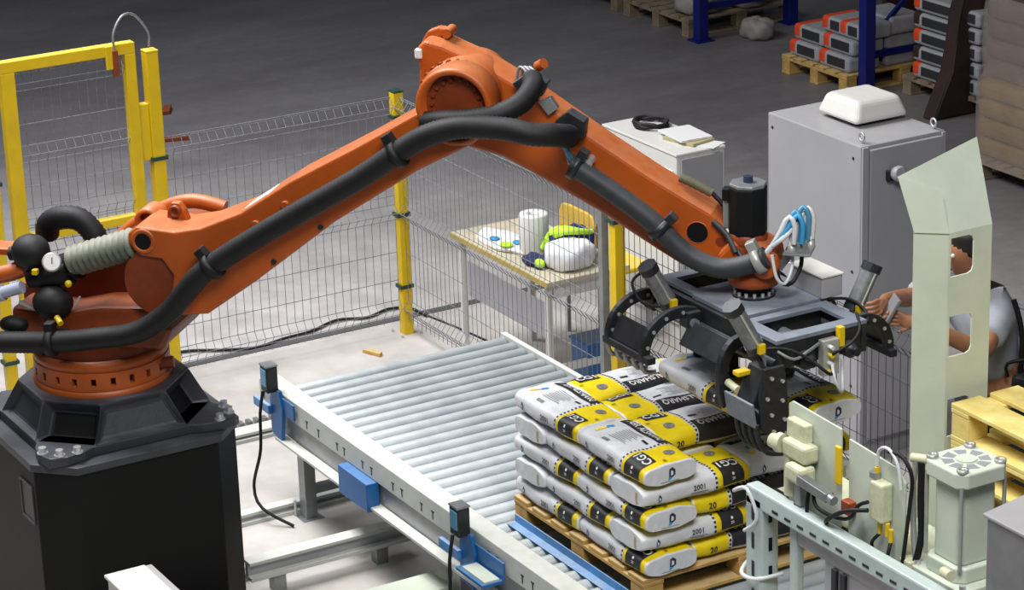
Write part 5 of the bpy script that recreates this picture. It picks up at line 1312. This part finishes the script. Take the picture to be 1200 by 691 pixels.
for i, (lab, c, d_) in enumerate((('rounded white sack on the weathered pallet nearest the rack post', (-4.98, 5.30, .151), (.20, .17, .17)), ('white sack behind the blue post on the weathered pallet', (-4.95, 5.75, .151), (.22, .18, .16)), ('slumped white sack beside the blue rack post on the floor', (-4.45, 5.55, 0), (.15, .13, .17)))):
    lump('white_sack', lab, 'sack', c, d_, mat('greyish_sack', '8d8983', .7, 0, .1, 10), 20 + i, .12)
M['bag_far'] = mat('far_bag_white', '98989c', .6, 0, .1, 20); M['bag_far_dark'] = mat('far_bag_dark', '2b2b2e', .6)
def far_bag(lab, x, y, z, group, cols, L=.42, W=.30, H=.12):
    t = thing('packed_bag', lab, 'bag', (x, y, z), 0, group)
    MB().box(x - L / 2, y - W / 2, z, x + L / 2, y + W / 2, z + H).build('sack', cols[0], t, bevel=.03, segs=3)
    MB().box(x - L / 2 - .003, y - W / 2 - .003, z + .012, x - L / 2 + .10, y + W / 2 + .003, z + H + .003).build('coloured_end', cols[1], t, bevel=.03, segs=3)
    MB().box(x - L / 2 + .11, y - W / 2 - .004, z + .03, x + L / 2 - .04, y - W / 2 + .02, z + H - .02).build('dark_band', cols[2], t, bevel=.004)
    return t
rows = [(0, (-3.24, -2.86)), (1, (-3.22, -2.85)), (2, (-3.02, -2.80))]
rn = ['bottom', 'second', 'third']; k = 0
for lv, xs in rows:
    for i, x in enumerate(xs):
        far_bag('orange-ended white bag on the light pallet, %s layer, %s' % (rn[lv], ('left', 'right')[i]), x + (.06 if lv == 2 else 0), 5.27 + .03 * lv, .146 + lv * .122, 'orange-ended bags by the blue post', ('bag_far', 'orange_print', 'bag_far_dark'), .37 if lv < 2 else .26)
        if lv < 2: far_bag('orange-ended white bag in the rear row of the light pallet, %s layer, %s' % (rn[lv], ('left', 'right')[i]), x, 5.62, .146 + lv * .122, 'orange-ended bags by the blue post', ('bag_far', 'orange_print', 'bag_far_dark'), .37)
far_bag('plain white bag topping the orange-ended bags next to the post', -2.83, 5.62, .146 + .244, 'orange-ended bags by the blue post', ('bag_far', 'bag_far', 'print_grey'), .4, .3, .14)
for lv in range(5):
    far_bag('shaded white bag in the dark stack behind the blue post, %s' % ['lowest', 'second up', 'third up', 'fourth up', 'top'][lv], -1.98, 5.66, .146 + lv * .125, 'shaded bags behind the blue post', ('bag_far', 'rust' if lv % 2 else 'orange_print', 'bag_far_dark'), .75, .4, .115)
o = MB().box(-3.55, 6.1, 0, -3.5, 6.9, 1.4).build('brown_board', 'rust', bevel=.004); tag(o, 'brown board leaning in the dark rack bay', 'board')
o = MB(); o.box(-3.2, 6.15, 0, -2.8, 6.5, .9); o.box(-3.22, 6.13, .9, -2.78, 6.52, .93); o = o.build('red_bin', mat('dark_red_plastic', '6e1418', .5), bevel=.02); tag(o, 'dark red bin behind the orange-ended bags', 'bin')
# brown tarpaulin
o = MB().prism([(5.14, 0), (5.56, 0), (5.60, .5), (5.70, 1.2), (5.48, 1.2), (5.40, .75), (5.28, .35)], lambda u, v, w: (w + .03 * sin(v * 7), u, v), -1.83, -1.70).build('tarpaulin', 'rust', bevel=.02); tag(o, 'dark brown tarpaulin hanging beside the film-wrapped pallet', 'tarpaulin')
# film wrapped pallet
wp = make_pallet('grey pallet under the film-wrapped sacks at the right edge', (.12, 5.02, 0), 'wood_old', 1.25, 1.0, .15, 7, 'background pallets')
M['sack_tan'] = mat('tan_sack', '80601f', .6, 0, .12, 8); M['sack_brown'] = mat('brown_paper_sack', '574438', .7, 0, .12, 8)
lv_n = ['lowest', 'second', 'third', 'fourth', 'fifth', 'sixth', 'seventh', 'top']
for lv in range(8):
    m_ = 'sack_tan' if lv < 4 else 'sack_brown'
    inset = 0 if lv < 4 else .05
    for i, x in enumerate((-.24, .34)):
        b = MB(); b.ball((x, 4.76 + inset + .16, .151 + lv * .132 + .064), 1, 16, (.30, .24, .064))
        vs = b.v; b.v = [(vx, vy, vz) for vx, vy, vz in vs]
        b = MB().box(x - .285, 4.56 + inset, .151 + lv * .132, x + .285, 5.10, .151 + lv * .132 + .128)
        o = b.build('wrapped_sack', m_, bevel=.045, segs=3); tag(o, '%s sack in the film-wrapped pile, %s layer, %s column' % ('yellow-tan' if lv < 4 else 'brown', lv_n[lv], 'left' if i == 0 else 'right'), 'sack', 'sacks in the film-wrapped pile')
M['film_clear'] = mat('wrinkled_stretch_film', 'a0948c', .15, 0, .1, 6, bump=1.0, bscale=9, alpha=.42)
b = MB(); b.smooth = True
n = 44; zs = [.12, .3, .5, .66, .72, .85, 1.0, 1.15, 1.25]; vs = []
for j, z in enumerate(zs):
    ins = 0 if z < .67 else .045
    for i in range(n):
        a = 2 * pi * i / n; c_, s_ = cos(a), sin(a)
        x = .05 + math.copysign(abs(c_) ** .28, c_) * (.62 - ins * .5 + .018 * sin(5 * a + z * 9)); y = 4.83 + math.copysign(abs(s_) ** .28, s_) * (.31 - ins + .014 * sin(7 * a + z * 13))
        vs.append((x, y, z))
b.add(vs, [(j * n + i, j * n + (i + 1) % n, (j + 1) * n + (i + 1) % n, (j + 1) * n + i) for j in range(len(zs) - 1) for i in range(n)])
o = b.build('stretch_film', 'film_clear'); tag(o, 'wrinkled clear stretch film around the sacks at the right edge', 'film')
